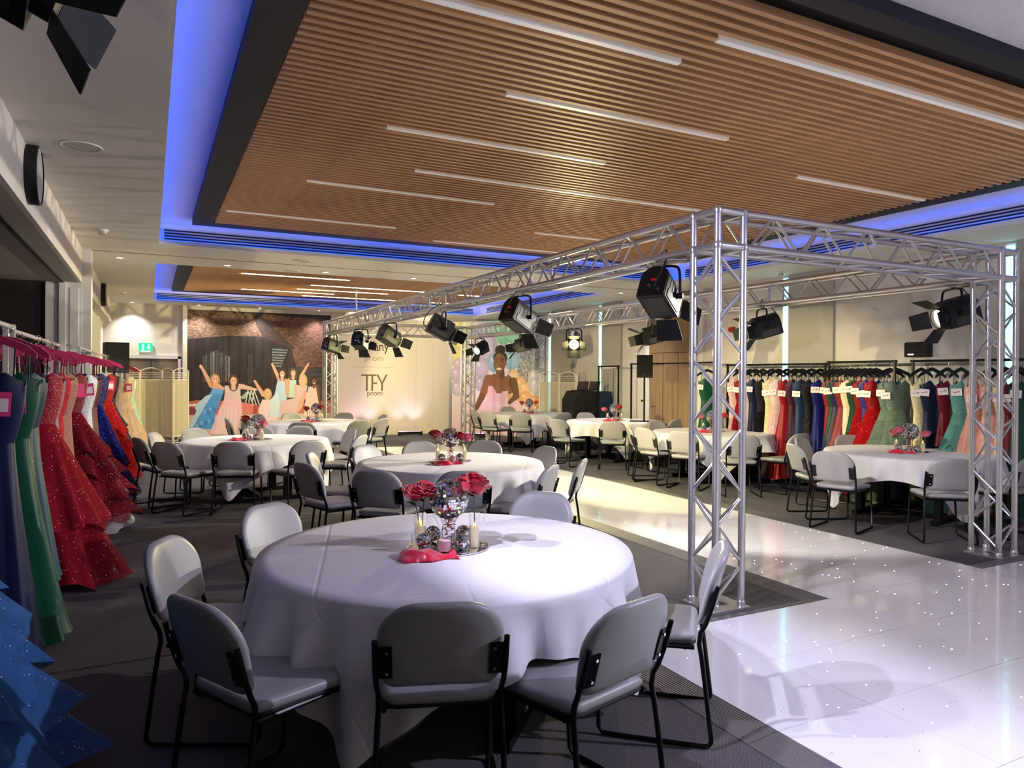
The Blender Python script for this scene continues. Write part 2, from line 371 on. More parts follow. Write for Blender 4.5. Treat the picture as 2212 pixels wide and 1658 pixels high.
# ceiling fittings
M_lit = mat('downlight_lens', 'ffffff', .4, emit='fff4dc', es=9)
def downlight(x, y, label, on=True):
    t = thing('downlight', label, 'ceiling light', (x, y, ZC))
    ob('bezel', MB().lathe([(.045, -.001), (.062, -.001), (.062, -.008), (.045, -.010)], 20, cap0=False, cap1=False), t, m=M_white)
    ob('lens', MB().lathe([(.046, -.004), (.02, -.006), (.0005, -.006)], 20), t, m=M_lit)
    lamp_spot('downlight_lamp', (x, y, ZC-.02), (x, y, 0), P_DOWN, WHITE, 110, .8, .04)
ords = ['first', 'second', 'third', 'fourth', 'fifth', 'sixth', 'seventh', 'eighth', 'ninth', 'tenth', 'eleventh', 'twelfth', 'thirteenth', 'fourteenth', 'fifteenth']
for i, x in enumerate((-.38, 1.03, 2.48, 3.94, 5.36, 6.77, 8.17)): downlight(x, 11.45, 'round lit downlight between the two coffers, %s from the left' % ords[i])
for i, x in enumerate((-.36, 1.04, 2.42, 3.85, 5.3, 6.75, 8.19)): downlight(x, 18.48, 'round lit downlight along the back wall, %s from the left' % ords[i])
M_grille = mat('speaker_grille', 'bdb9b6', .7)
for (x, y, lb) in ((-.44, 5.97, 'round flush ceiling speaker near the left bulkhead'), (1.95, 10.5, 'round flush ceiling speaker just behind the large coffer'), (1.98, 11.62, 'round flush ceiling speaker just before the far coffer')):
    t = thing('ceiling_speaker', lb, 'speaker', (x, y, ZC))
    ob('rim', MB().lathe([(.115, -.001), (.135, -.001), (.132, -.008), (.115, -.006)], 32, cap0=False, cap1=False), t, m=M_white)
    ob('grille', MB().lathe([(.116, -.004), (.0005, -.005)], 32), t, m=M_grille)
for (x, y, lb) in ((-.48, 9.34, 'white smoke detector above the left racks'), (8.72, 8.01, 'white smoke detector above the right-hand racks'), (-.47, 16.4, 'white smoke detector near the exit sign')):
    t = thing('smoke_detector', lb, 'smoke detector', (x, y, ZC))
    ob('base', MB().lathe([(.06, 0), (.06, -.018), (.05, -.02)], 20), t, m=M_white)
    ob('sensor', MB().lathe([(.042, -.02), (.042, -.045), (.03, -.052)], 20), t, m=M_grille)
for (y, lb) in ((6.2, 'round black-rimmed wall light on the near left bulkhead'), (15.05, 'round black-rimmed wall light on the far left bulkhead')):
    t = thing('round_wall_light', lb, 'wall light', (XL, y, 3.03), 0)
    mb = MB(); R = []
    for (rr, x) in ((.10, 0), (.215, .0), (.215, .075), (.2, .078)): R.append([(x, rr*cos(2*pi*k/40), rr*sin(2*pi*k/40)) for k in range(40)])
    mb.rings(R, True, False); ob('rim', mb, t, m=M_black)
    ob('diffuser', MB().rings([[(.07, .2*cos(2*pi*k/40), .2*sin(2*pi*k/40)) for k in range(40)], [(.072, .001*cos(2*pi*k/40), .001*sin(2*pi*k/40)) for k in range(40)]]), t, m=mat('grey_diffuser', 'b4b2b4', .5))
# cyan wall strips
for i, (y, lb) in enumerate(((15.78, 'behind the balloon backdrop edge'), (13.5, 'beside the daylit window'), (8.23, 'behind the middle rack'), (4.88, 'behind the front right truss column'))):
    o = thing('wall_light_strip', 'tall cyan glowing light strip on the right wall, '+lb, 'light strip', (XR, y, 0))
    ob('profile', MB().box(-.022, 0, -.06, .06, .1, ZC-.02), o, m=M_white, smooth=False)
    ob('diffuser', MB().box(-.034, -.022, -.045, .045, .12, ZC-.05), o, m=M_cyan, smooth=False)
#@@PART2
# ================================================================= DANCE FLOOR
TP = .61; X0, Y0 = 2.51, 3.52
df = thing('dance_floor', 'white gloss starlit dance floor with a long catwalk through the truss', 'dance floor', (0, 0, 0))
me_tile = MB().prismz([(-.3034, -.3024), (-.3024, -.3034), (.3024, -.3034), (.3034, -.3024), (.3034, .3024), (.3024, .3034), (-.3024, .3034), (-.3034, .3024)], .002, .02).mesh('floor_tile', M_tile, False)
cells = [(i, j) for i in range(0, 10) for j in range(-10, 0)] + [(i, j) for i in range(3, 6) for j in range(0, 19)]
ob('underlay', MB().box(X0, X0+10*TP, Y0-10*TP, Y0, .001, .016).box(X0+3*TP, X0+6*TP, Y0, Y0+19*TP, .001, .016), df, m=mat('floor_joint', '262428', .9), smooth=False)
for (i, j) in cells: ob('floor_tile', me_tile, df, (X0+(i+.5)*TP, Y0+(j+.5)*TP, 0))
rs = random.Random(3); ml_, mu_ = MB(), MB()
for (i, j) in cells:
    for k in range((13 if j < 3 else 6) if j > -6 else 0):
        x = X0+(i+.5)*TP+rs.uniform(-.28, .28); y = Y0+(j+.5)*TP+rs.uniform(-.28, .28)
        on = rs.random() < .34; r = rs.uniform(.003, .006) if on else .0024
        (ml_ if on else mu_).lathe([(r, .0200), (r*.7, .0212)], 6, (x, y, 0), False, True)
stuff(ob('lit_star_leds', ml_, df, m=mat('star_led', 'ffffff', .3, emit='eef4ff', es=9)))
stuff(ob('unlit_star_leds', mu_, df, m=mat('star_led_off', '4a4648', .3)))
def ramp(p0, p1, wd_, side):           # wedge along p0->p1, falling away to `side`
    p0, p1 = Vector(p0), Vector(p1); d = (p1-p0); Ln = d.length
    o = ob('ramp_edge', MB().rings([[(0, 0, .0), (0, 0, .021), (0, side*wd_, .003), (0, side*wd_, 0)], [(Ln, 0, 0), (Ln, 0, .021), (Ln, side*wd_, .003), (Ln, side*wd_, 0)]], True, True), df, (p0.x, p0.y, 0), (0, 0, atan2(d.y, d.x)), m=M_ramp, smooth=False)
    return o
for j in range(-10, 0): ramp((X0-.003, Y0+j*TP+.002, 0), (X0-.003, Y0+(j+1)*TP-.002, 0), .18, 1)
for j in range(0, 19): ramp((X0+3*TP-.003, Y0+j*TP+.002, 0), (X0+3*TP-.003, Y0+(j+1)*TP-.002, 0), .17, 1)
for i in range(0, 3): ramp((X0+i*TP+.002, Y0+.003, 0), (X0+(i+1)*TP-.002-(.17 if i == 2 else 0), Y0+.003, 0), .09, 1)
for i in range(6, 10): ramp((X0+i*TP+.002, Y0+.003, 0), (X0+(i+1)*TP-.002, Y0+.003, 0), .15, 1)
ob('edge_trim', MB().box(X0+6*TP, X0+6*TP+.03, Y0+.16, Y0+19*TP, .001, .02), df, m=M_ramp, smooth=False)
ob('edge_trim', MB().box(X0+3*TP, X0+6*TP, Y0+19*TP, Y0+19*TP+.05, .001, .02), df, m=M_ramp, smooth=False)

# ================================================================= TRUSS
TX1, TX2, TY1, TY2, S, HT = 3.427, 6.722, 3.694, 15.72, .238, 2.731
tr = thing('lighting_truss', 'silver aluminium box truss gantry standing over the catwalk', 'truss', (TX1, TY1, 0))
TO = Vector((TX1, TY1, 0))
cyl_cache = {}
def rod(p, q, r, nm, n=8):
    p, q = Vector(p)-TO, Vector(q)-TO; d = q-p; key = (round(r, 4), n)
    if key not in cyl_cache: cyl_cache[key] = MB().rings([[(r*cos(2*pi*k/n), r*sin(2*pi*k/n), z) for k in range(n)] for z in (0, 1)], True, True).mesh(nm, M_alu)
    o = ob(nm, cyl_cache[key], tr, p); o.rotation_mode = 'QUATERNION'; o.rotation_quaternion = d.to_track_quat('Z', 'Y'); o.scale = (1, 1, d.length); return o
far_mb = MB()
def brace(p, q, near):
    if near: rod(p, q, .010, 'brace', 8)
    else: far_mb.tube([Vector(p)-TO, Vector(q)-TO], .010, 6, cap=False)
def segment(base, ax, u, v, length, near_to, pitch=.5, ph=0):
    base = Vector(base); ax = Vector(ax); u = Vector(u)*S; v = Vector(v)*S
    for a in (0, 1):
        for b_ in (0, 1): rod(base+u*a+v*b_, base+u*a+v*b_+ax*length, .025, 'chord', 14)
    N = max(1, round((length-.1)/(pitch/2))); st = (length-.08)/N
    faces = [(Vector(), u), (v, u), (Vector(), v), (u, v)]
    for fi, (o_, e) in enumerate(faces):
        for k in range(N):
            a = .04+k*st; c = a+st; flip = (k+fi+ph) % 2
            p = base+o_+(e if flip else Vector())+ax*(a+.012); q = base+o_+(Vector() if flip else e)+ax*(c-.012)
            brace(p, q, a < near_to)
X_, Y_, Z_ = (1, 0, 0), (0, 1, 0), (0, 0, 1)
zb = HT-S
for (x, y, near) in ((TX1, TY1, 9), (TX2, TY1, 9), (TX1, TY2, 0), (TX2, TY2, 0)):
    segment((x, y, .03), Z_, X_, Y_, zb-.03-.0, near, .46)
    # corner block
    for a in (0, S):
        for b_ in (0, S): rod((x+a, y+b_, zb), (x+a, y+b_, HT), .025, 'corner_tube', 14)
    for z in (zb, HT):
        for a in (0, S):
            rod((x+a, y, z), (x+a, y+S, z), .025, 'corner_tube', 14); rod((x, y+a, z), (x+S, y+a, z), .025, 'corner_tube', 14)
            for b_ in (0, S):
                ob('corner_node', MB().lathe([(.004, -.034), (.024, -.027), (.034, 0), (.024, .027), (.004, .034)], 12), tr, Vector((x+a, y+b_, z))-TO, m=M_alu)
    # base plate, open in the middle
    c = Vector((x, y, 0))-TO; q = .045
    mb = MB()
    for r in ((-q, S+q, -q, .06), (-q, S+q, S-.06, S+q), (-q, .06, .06, S-.06), (S-.06, S+q, .06, S-.06)): mb.box(c.x+r[0], c.x+r[1], c.y+r[2], c.y+r[3], .001 if near else .001, .016)
    for a in (0, S):
        for b_ in (0, S): mb.lathe([(.03, .016), (.03, .05), (.026, .055)], 12, (c.x+a, c.y+b_, 0))
    ob('base_plate', mb, tr, m=M_alu)
segment((TX1+S, TY1, zb), X_, Y_, Z_, TX2-TX1-S, 9, .5)
segment((TX1, TY1+S, zb), Y_, X_, Z_, TY2-TY1-S, 6.0, .5)
segment((TX2, TY1+S, zb), Y_, X_, Z_, TY2-TY1-S, 2.2, .5)
segment((TX1+S, TY2, zb), X_, Y_, Z_, TX2-TX1-S, 0, .5)
for xx in (TX1, TX2):                      # bolted joints
    for yy in (6.35, 9.3, 12.3):
        for a in (0, S):
            for b_ in (0, S): rod((xx+a, yy-.05, zb+b_), (xx+a, yy+.05, zb+b_), .0275, 'collar', 12)
            rod((xx+a, yy, zb), (xx+a, yy, HT), .014, 'joint_post', 8)
stuff(ob('far_braces', far_mb, tr, m=M_alu))

# ================================================================= STAGE LIGHTS
M_fix = mat('stage_light_shell', '1b1b1c', .5, noise=.1, nscale=40)
M_fixgrey = mat('stage_light_side', '3a3a34', .45)
M_barn = mat('barn_door_black', '0b0b0b', .6)
M_lens = mat('stage_lens_lit', 'fff6e0', .3, emit='fff0c8', es=6)
M_lensx = mat('stage_lens_glare', 'fff6e0', .3, emit='ffe9a0', es=60)
pr_ = [(-.115, -.13), (.115, -.13), (.115, .03)] + [(.115*cos(rad(a)), .03+.115*sin(rad(a))) for a in range(15, 180, 15)] + [(-.115, .03)]
me_body = MB().prism(pr_, -.2, .1)
for k in range(4): me_body.box(-.118, -.113, -.15+k*.05, -.125+k*.05, -.1, .04).box(.113, .118, -.15+k*.05, -.125+k*.05, -.1, .04)
me_body.rings([[(r*cos(2*pi*k/24), y, r*sin(2*pi*k/24)-.01) for k in range(24)] for r, y in ((.10, .1), (.10, .15), (.088, .15), (.088, .11))], True, False)
me_body = me_body.mesh('housing', M_fix)
me_rear = MB().prism([(x*.96, z*.96) for x, z in pr_], -.212, -.2).mesh('rear_panel', M_black)
me_disp = MB().box(-.02, .022, -.216, -.212, .0, .018).mesh('display', mat('red_display', '30060a', .3, emit='ff2030', es=.25), False)
mk = MB()
for (x, z) in ((.03, -.06), (-.02, -.05), (.06, -.09)):
    mk.rings([[(x+.013*cos(2*pi*k/10), y, z+.013*sin(2*pi*k/10)) for k in range(10)] for y in (-.212, -.228)], False, True)
me_knob = mk.mesh('knob', M_chrome)
me_side = MB().box(-.121, -.116, -.17, .06, -.115, -.045).box(.116, .121, -.17, .06, -.115, -.045).box(-.09, .09, -.17, .06, -.134, -.129).mesh('side_plate', M_fixgrey, False)
me_lens = MB().rings([[(r*cos(2*pi*k/24), y, r*sin(2*pi*k/24)-.01) for k in range(24)] for r, y in ((.088, .12), (.06, .132), (.002, .136))]).mesh('lens', M_lens)
me_lensx = me_lens.copy(); me_lensx.materials[0] = M_lensx
doors = []
for k, (dx, dz) in enumerate(((1, 0), (-1, 0), (0, 1), (0, -1))):
    wa, wb, ln, sp = .085, (.075 if dx else .11), .17, .62
    q = []
    for (t_, wd_) in ((0, wa), (1, wb)):
        off = .10+t_*ln*sp; y = .155+t_*ln*.8
        for e in (-1, 1): q.append((dx*off+(dz != 0)*e*wd_, y, dz*off+(dx != 0)*e*wd_-.01))
    nrm = (dx*.004, -.003, dz*.004)
    mb = MB(); mb.v = q+[tuple(a+b_ for a, b_ in zip(v, nrm)) for v in q]; mb.f = [(0, 1, 3, 2), (4, 6, 7, 5), (0, 2, 6, 4), (1, 5, 7, 3), (2, 3, 7, 6), (0, 4, 5, 1)]
    doors.append(mb.mesh('barn_door', M_barn, False))
yk = MB()
path = smooth_path([(-.138, 0, 0), (-.138, 0, .2), (-.10, 0, .235), (.10, 0, .235), (.138, 0, .2), (.138, 0, 0)], 2)
yk.tube(path, .011, 8)
for s_ in (-1, 1): yk.rings([[(s_*.118+s_*t_, .022*cos(2*pi*k/10), .022*sin(2*pi*k/10)) for k in range(10)] for t_ in (0, .045)], True, True)
me_yoke = yk.mesh('yoke', M_blackmetal)
me_clamp = MB().cbox((0, 0, .255), (.045, .05, .045)).tube([(0, 0, .27), (-.035, 0, .29), (-.04, 0, .325), (0, 0, .345), (.04, 0, .325), (.035, 0, .295)], .010, 8).mesh('clamp', M_chrome)
me_cable = MB().tube(smooth_path([(.02, -.21, .02), (.05, -.3, .05), (.12, -.26, .2), (.08, -.1, .32), (.02, 0, .36)], 3), .006, 6).mesh('cable', M_blackmatte)
def stage_light(loc, pan, tilt, label, lens_glare=False, power=0, colr=WARM, cone=72, fix_tag='stage lights on the truss', scale=1):
    t = thing('stage_light', label, 'stage light', loc, rad(pan), fix_tag); t.scale = (scale,)*3
    e = (rad(-tilt), 0, 0)
    h = ob('housing', me_body, t, rot=e)
    rp = ob('rear_panel', me_rear, t, rot=e); ob('display', me_disp, rp); ob('knob', me_knob, rp)
    ob('side_plate', me_side, t, rot=e); ob('lens', me_lensx if lens_glare else me_lens, t, rot=e)
    for d in doors: ob('barn_door', d, t, rot=e)
    ob('yoke', me_yoke, t); ob('clamp', me_clamp, t); ob('cable', me_cable, t)
    if power:
        R = Matrix.Rotation(rad(pan), 3, 'Z') @ Matrix.Rotation(rad(-tilt), 3, 'X'); d = R @ Vector((0, 1, 0)); p = Vector(loc)+R @ Vector((0, .165, -.01))
        lamp_spot('stage_lamp', p, p+d, power, colr, cone, .4, .022)
    return t
zf = 2.215
# pan: 0 aims along +Y, -90 aims along +X, 90 aims along -X
LFT = [(4.42, -62, 30), (6.78, -72, 26), (9.05, -100, 28), (11.4, -70, 26), (13.3, -34, 16), (15.6, -60, 14)]
for i, (y, pan, tl) in enumerate(LFT):
    stage_light((3.55, y, zf), pan, tl, 'black stage light with barn doors hung from the left truss beam, %s from the front' % ords[i], power=P_LEFT*(.65, 1, 1, 1, .62, .7)[i], colr=(WHITE if i == 0 else WARM))
RGT = [(4.2, 68, 16, 0), (6.58, 70, 16, 0), (8.82, 66, 16, 0), (11.02, 148, 20, 1), (13.1, 55, 12, 0), (15.15, 120, 20, 0)]
for i, (y, pan, tl, gl) in enumerate(RGT):
    stage_light((6.84, y, zf), pan, tl, 'black barn-door stage light on the right truss beam, %s from the front%s' % (ords[i], ', glaring' if gl else ''), lens_glare=bool(gl), power=P_RIGHT*(1.2, 1.2, 1, 1, 2.2, .8)[i], cone=(62 if i in (0, 1, 4) else 72), colr=((1, .92, .82) if i < 2 else WARM))
# foreground light at the top left, hung on a short ceiling pole
stage_light((-.37, 2.48, 2.80), -80, 22, 'black stage light with open barn doors close to the camera at top left', power=P_KEY*1.1, colr=LILAC, cone=72, fix_tag='stage lights near the camera', scale=1.05)
o = tag(ob('hanging_pole', MB().lathe([(.02, 3.2), (.02, ZC)], 12, (-.37, 2.48, 0)), m=M_blackmetal), 'short black pole carrying the foreground stage light', 'pole')
lamp_spot('stage_lamp', (-.45, 3.35, 2.8), (6.0, 1.6, 0), P_KEY*1.1, LILAC, 62, .7, .05)
lamp_spot('stage_lamp', (5.6, .2, 2.95), (1.0, 3.5, .7), P_KEY*2.3, (.76, .74, 1), 62, .6, .05)

# ================================================================= CHAIRS
def rounded_pad(outline, th, curve, y_of, edge=.35):
    """outline: [(x,z)], padded slab facing +-y with rounded edges; curve(x,z) -> y offset"""
    n_ = len(outline); cx = sum(p[0] for p in outline)/n_; cz = sum(p[1] for p in outline)/n_
    prof = [(.55, .5), (.86, .5), (.955, .40), (1.0, .12), (1.0, -.12), (.955, -.40), (.86, -.5), (.55, -.5)]
    R = []
    for s_, t_ in prof:
        R.append([((x-cx)*s_+cx, y_of+curve((x-cx)*s_+cx, (z-cz)*s_+cz)+t_*th, (z-cz)*s_+cz) for x, z in outline])
    return MB().rings(R, True, True)
def back_outline():
    w_, z0, z1 = .222, .515, .835; p = []
    p += [(x-0, z) for x, z in arc(w_-.05-.012, z0+.05, .05, -90, 0, 4)]
    p += [(w_-.004, z0+.12)]
    p += [(x, z) for x, z in arc(w_-.15, z1-.15, .15, 0, 90, 8)]
    return p+[(-x, z) for x, z in reversed(p)]
bk = rounded_pad(back_outline(), .042, lambda x, z: .75*x*x-.28*(z-.5), -.235)
me_back = bk.mesh('backrest', M_vinyl, True, 60)
def seat_outline():
    p = []
    p += arc(.225-.07, .235-.07, .07, 0, 90, 5)
    h = [(x, y) for x, y in p]
    q = arc(.205-.05, -.20+.05, .05, -90, 0, 4)
    return q+h+[(-x, y) for x, y in reversed(h)]+[(-x, y) for x, y in reversed(q)]
so = seat_outline()
def seat_mesh(z, th, k, m, nm):
    prof = [(.5, -.5), (.96, -.5), (1.0, -.15), (1.0, .15), (.97, .4), (.9, .5), (.5, .5)]
    R = [[(x*s_*k, y*s_*k, z+t_*th+(-.10*(y*s_)**2 if True else 0)-.03*y*s_+(.18*(x*s_)**2)) for x, y in so] for s_, t_ in prof]
    return MB().rings(R, True, True).mesh(nm, m, True, 60)
me_seat = seat_mesh(.452, .045, 1.0, M_vinyl, 'seat'); me_pan = seat_mesh(.425, .02, .985, M_blackmatte, 'seat_pan')
def side(s_):
    x = s_*.212
    p = [(x+s_*.014, -.288, .70), (x+s_*.012, -.246, .55), (x, -.205, .47), (x+s_*.006, -.225, .36), (x+s_*.02, -.262, .05)]
    p = p[:1]+smooth_path(p, 1)[1:]
    p += [(x+s_*.021, -.262, .03), (x+s_*.022, -.25, .015), (x+s_*.022, -.22, .011), (x+s_*.02, .17, .011), (x+s_*.018, .205, .014), (x+s_*.015, .222, .035), (x-.0, .232, .38), (x-s_*.004, .225, .405), (x-s_*.008, .20, .414), (x-s_*.015, -.19, .42)]
    return MB().tube(p, .0105, 8)
me_sides = [side(-1).mesh('side_frame', M_blackmetal), side(1).mesh('side_frame', M_blackmetal)]
me_cross = MB().tube([(-.2, 0, .415), (.2, 0, .415)], .009, 8).mesh('crossbar', M_blackmetal)
def bracket(s_):
    x = s_*.2; mb = MB(); y = -.235+.75*x*x
    mb.v = [(s_*.165, -.252, .56), (s_*.225, -.238, .555), (s_*.228, -.270, .675), (s_*.168, -.286, .68)]
    q = len(mb.v); mb.v += [(a, b_-.007, c) for a, b_, c in mb.v]
    f = [(0, 1, 2, 3), (7, 6, 5, 4), (0, 4, 5, 1), (1, 5, 6, 2), (2, 6, 7, 3), (3, 7, 4, 0)]
    mb.f = f if s_ > 0 else [tuple(reversed(k)) for k in f]
    return mb.mesh('bracket', M_blackmetal, False)
me_br = [bracket(-1), bracket(1)]
me_scr = MB().rings([[(.006*cos(2*pi*k/8), y, .006*sin(2*pi*k/8)) for k in range(8)] for y in (.008, -.008)], False, True).mesh('screw', M_chrome)
def make_chair(loc, rz, label, group):
    t = thing('banquet_chair', label, 'chair', loc, rz, group)
    ob('seat', me_seat, t); ob('seat_pan', me_pan, t); ob('backrest', me_back, t)
    for k in (0, 1):
        ob('side_frame', me_sides[k], t); br = ob('bracket', me_br[k], t)
        for z in (.578, .658): ob('screw', me_scr, br, ((-1, 1)[k]*.185, -.258-.28*(z-.578)-.002, z))
    ob('crossbar', me_cross, t, (0, .14, 0)); ob('crossbar', me_cross, t, (0, -.15, 0)); return t

TABLES = dict(
 T1=((1.335, 3.33), 'foreground table', -133),
 T2=((2.68, 6.62), 'second left-hand table', -60),
 T3=((1.25, 9.85), 'gown-rack table', -115),
 T4=((2.7, 13.2), 'white-screen table', -100),
 T5=((7.9, 5.33), 'nearest right-hand table', -110),
 T6=((7.85, 8.55), 'second right-hand table', -125),
 T7=((8.0, 11.4), 'third right-hand table', -110),
 T8=((7.75, 14.4), 'farthest right-hand table', -120))
CH = dict(
 T1=[(-113, 1.09, 4), (-151, 1.30, -2), (-83, 1.27, 8), (-40, 1.25, -2), (166, 1.25, -14), (124, 1.22, 0), (38, 1.18, 0)],
 T2=[(-137, 1.45, 6), (-108, 1.40, 0), (-169, 1.5, 8), (159, 1.35, 0), (121, 1.15, 0), (86, 1.15, 0), (50, 1.28, 0), (5, 1.15, 0), (-75, 1.38, 25), (-51, 1.36, 10)],
 T3=[(-170, 1.38, 10), (158, 1.28, 0), (-138, 1.46, 0), (-108, 1.34, 0), (-74, 1.45, 0), (123, 1.27, 0), (82, 1.25, 0), (52, 1.2, 0), (6, 1.28, 0), (-38, 1.45, 0)],
 T4=[(100, 1.25, 0), (52, 1.25, 0), (-71, 1.4, 0), (-49, 1.4, 0), (-110, 1.5, 0), (5, 1.3, 0), (-146, 1.5, 0), (-176, 1.5, 0)],
 T5=[(-172, 1.62, 10), (157, 1.38, 0), (110, 1.25, 0), (-133, 1.58, 4), (70, 1.2, 0), (23, 1.2, 0), (-94, 1.35, 0), (-9, 1.15, 0)],
 T6=[(180, 1.32, 8), (-150, 1.35, 0), (-119, 1.75, 0), (-88, 1.65, 0), (-17, 1.25, 0), (-46, 1.45, 0), (152, 1.3, 0), (22, 1.2, 0), (95, 1.25, 0)],
 T7=[(-160, 1.7, 0), (-126, 1.7, 0), (165, 1.3, 0), (-97, 1.5, 0), (85, 1.2, 0), (8, 1.2, 0), (-18, 1.25, 0), (-71, 1.35, 0)],
 T8=[(178, 1.35, 0), (-152, 1.6, 0), (-125, 1.6, 0), (88, 1.2, 0), (-92, 1.6, 0)])
def proj(p):
    d = Vector(p)-EYE; z = d.dot(fw); return 1106+FPX*d.dot(r2)/z, CY-FPX*d.dot(u2)/z
cr = random.Random(11)
for k, lst in CH.items():
    (cx, cy), tname, _ = TABLES[k]
    tcx = proj((cx, cy, .8)); cd = (Vector((cx, cy, 0))-EYE).length
    info = []
    for (a, r, j) in lst:
        if k != 'T1': r -= .05
        x, y = cx+r*cos(rad(a)), cy+r*sin(rad(a)); near = hypot(x, y) < hypot(cx, cy)
        info.append((a, r, j, x, y, near, proj((x, y, .7))[0]))
    for nearv in (True, False):
        grp = sorted([q for q in info if q[5] == nearv], key=lambda q: q[6])
        for i, (a, r, j, x, y, nr, px) in enumerate(grp):
            # the chair's own origin is under its seat, .24 in front of the backrest
            ang = a+j; ox, oy = x-.24*cos(rad(ang)), y-.24*sin(rad(ang))
            lb = 'grey padded chair, %s on the %s side of the %s' % ('%s from left' % ords[i] if len(grp) > 1 else 'the only one', 'near' if nearv else 'far', tname)
            make_chair((ox, oy, 0), rad(ang+90), lb, 'grey banquet chairs around the round tables')

# ================================================================= TABLES + CLOTHS
RT, ZT = .905, .735
me_top = MB().lathe([(.88, ZT-.03), (RT, ZT-.028), (RT, ZT-.003), (.88, ZT)], 48).mesh('tabletop', mat('table_ply', '8a6d4c', .6))
me_post = MB().box(-.05, .05, -.03, .03, .05, ZT-.03).mesh('leg', M_blackmetal, False)
me_foot = MB().box(-.46, .46, -.03, .03, 0, .05).mesh('foot_bar', M_blackmetal, False)
me_stay = MB().box(-.03, .03, -.40, .40, .012, .05).mesh('floor_bar', M_blackmetal, False)
def cloth(seed, rot):
    rg = random.Random(seed); n_ = 240; H_ = 1.125; R = []; UV = []
    ph = [rg.uniform(0, 6.28) for _ in range(6)]
    def sq(t):                      # half-size of a square cloth with soft corners
        c, s_ = abs(cos(t)), abs(sin(t)); return H_/((c**26+s_**26)**(1/26))
    th = [2*pi*k/n_ for k in range(n_)]
    for f in (.02, .25, .5, .75, .93): R.append([(RT*f*cos(t), RT*f*sin(t), ZT+.004) for t in th]); UV.append([(RT*f*cos(t+.3), RT*f*sin(t+.3)) for t in th])
    R.append([((RT+.004)*cos(t), (RT+.004)*sin(t), ZT) for t in th]); UV.append([(RT*cos(t+.3), RT*sin(t+.3)) for t in th])
    R.append([((RT+.010)*cos(t), (RT+.010)*sin(t), ZT-.012) for t in th]); UV.append([((RT+.02)*cos(t+.3), (RT+.02)*sin(t+.3)) for t in th])
    for q in range(1, 15):
        row = []; uv = []
        for t in th:
            drop = (sq(t)-RT)*q/14; d0 = sq(t)-RT; cor = min(1, max(0, (d0-.26)/.42))
            a = min(1, drop/.22)
            fold = .020*sin(11*t+ph[0])+.020*sin(17*t+ph[1])+.012*sin(29*t+ph[2])+.014*sin(7*t+ph[3])
            tc4 = ((t-pi/4) % (pi/2))-(0 if ((t-pi/4) % (pi/2)) < pi/4 else pi/2)
            pleat = cor*(.055*cos(tc4*22)-.03)
            rr = RT+.014+a*(fold+.02)*1.35+drop*.10*(1-cor)+a*pleat-.10*cor*max(0, drop-.3)
            sw = .03*sin(5*t+ph[4])*a+.10*cor*max(0, drop-.28)*sin(ph[5]+t*2)
            row.append((rr*cos(t+sw), rr*sin(t+sw), ZT-.012-drop*(1-.04*cor))); uv.append(((RT+drop)*cos(t+.3), (RT+drop)*sin(t+.3)))
        R.append(row); UV.append(uv)
    mb = MB().rings(R, True, False); me = mb.mesh('tablecloth', M_cloth, True, 75)
    fl = [p for r in UV for p in r]; ul = me.uv_layers.new(name='UVMap')
    for lp in me.loops: ul.data[lp.index].uv = fl[lp.vertex_index]
    return me
for i, (k, ((cx, cy), tname, rot)) in enumerate(TABLES.items()):
    t = thing('round_table', 'round folding table on black legs under a cloth, '+tname, 'table', (cx, cy, 0), rad(rot*1.7+20 if k != 'T1' else 48), 'round dining tables')
    ob('tabletop', me_top, t); ob('floor_bar', me_stay, t)
    for s_ in (-1, 1):
        ob('foot_bar', me_foot, t, (0, s_*.42, 0))
        for a in (-.30, .30): ob('leg', me_post, t, (a, s_*.42, 0))
    o = ob('tablecloth', cloth(20+i, rot), loc=(cx, cy, 0), rot=(0, 0, rad(rot-45)))
    tag(o, 'square white cloth with long hanging corners over the '+tname, 'tablecloth', 'white tablecloths')
#@@PART3
# ================================================================= CENTREPIECES
def disco_mesh(r, rows, seed):
    rg = random.Random(seed); core = MB(); tl = MB()
    core.lathe([(max(.0005, r*.965*sin(pi*k/16)), -r*.965*cos(pi*k/16)) for k in range(17)], 24)
    for i in range(rows):
        a0, a1 = pi*(i+.06)/rows, pi*(i+.94)/rows; am = (a0+a1)/2; n_ = max(4, int(round(2*rows*sin(am))))
        for k in range(n_):
            b0, b1 = 2*pi*(k+.05)/n_, 2*pi*(k+.95)/n_; q = []
            j = [rg.uniform(-.02, .02) for _ in range(2)]
            for (a, b_, sx_, sy_) in ((a0, b0, -1, -1), (a0, b1, -1, 1), (a1, b1, 1, 1), (a1, b0, 1, -1)):
                rr = r*(1+j[0]*sx_+j[1]*sy_); q.append((rr*sin(a)*cos(b_), rr*sin(a)*sin(b_), rr*cos(a)))
            i0 = len(tl.v); tl.v += q; tl.f.append((i0, i0+3, i0+2, i0+1))
    return core.mesh('ball_core', mat('ball_core', '8a8a92', .4)), tl.mesh('mirror_tiles', M_mirror, False)
BIG = disco_mesh(.098, 24, 1); SML = disco_mesh(.04, 12, 2)
me_loop = MB().tube([(0, 0, .096), (.008, 0, .104), (0, 0, .113), (-.008, 0, .104)], .0015, 5, closed=True).mesh('loop', M_chrome)
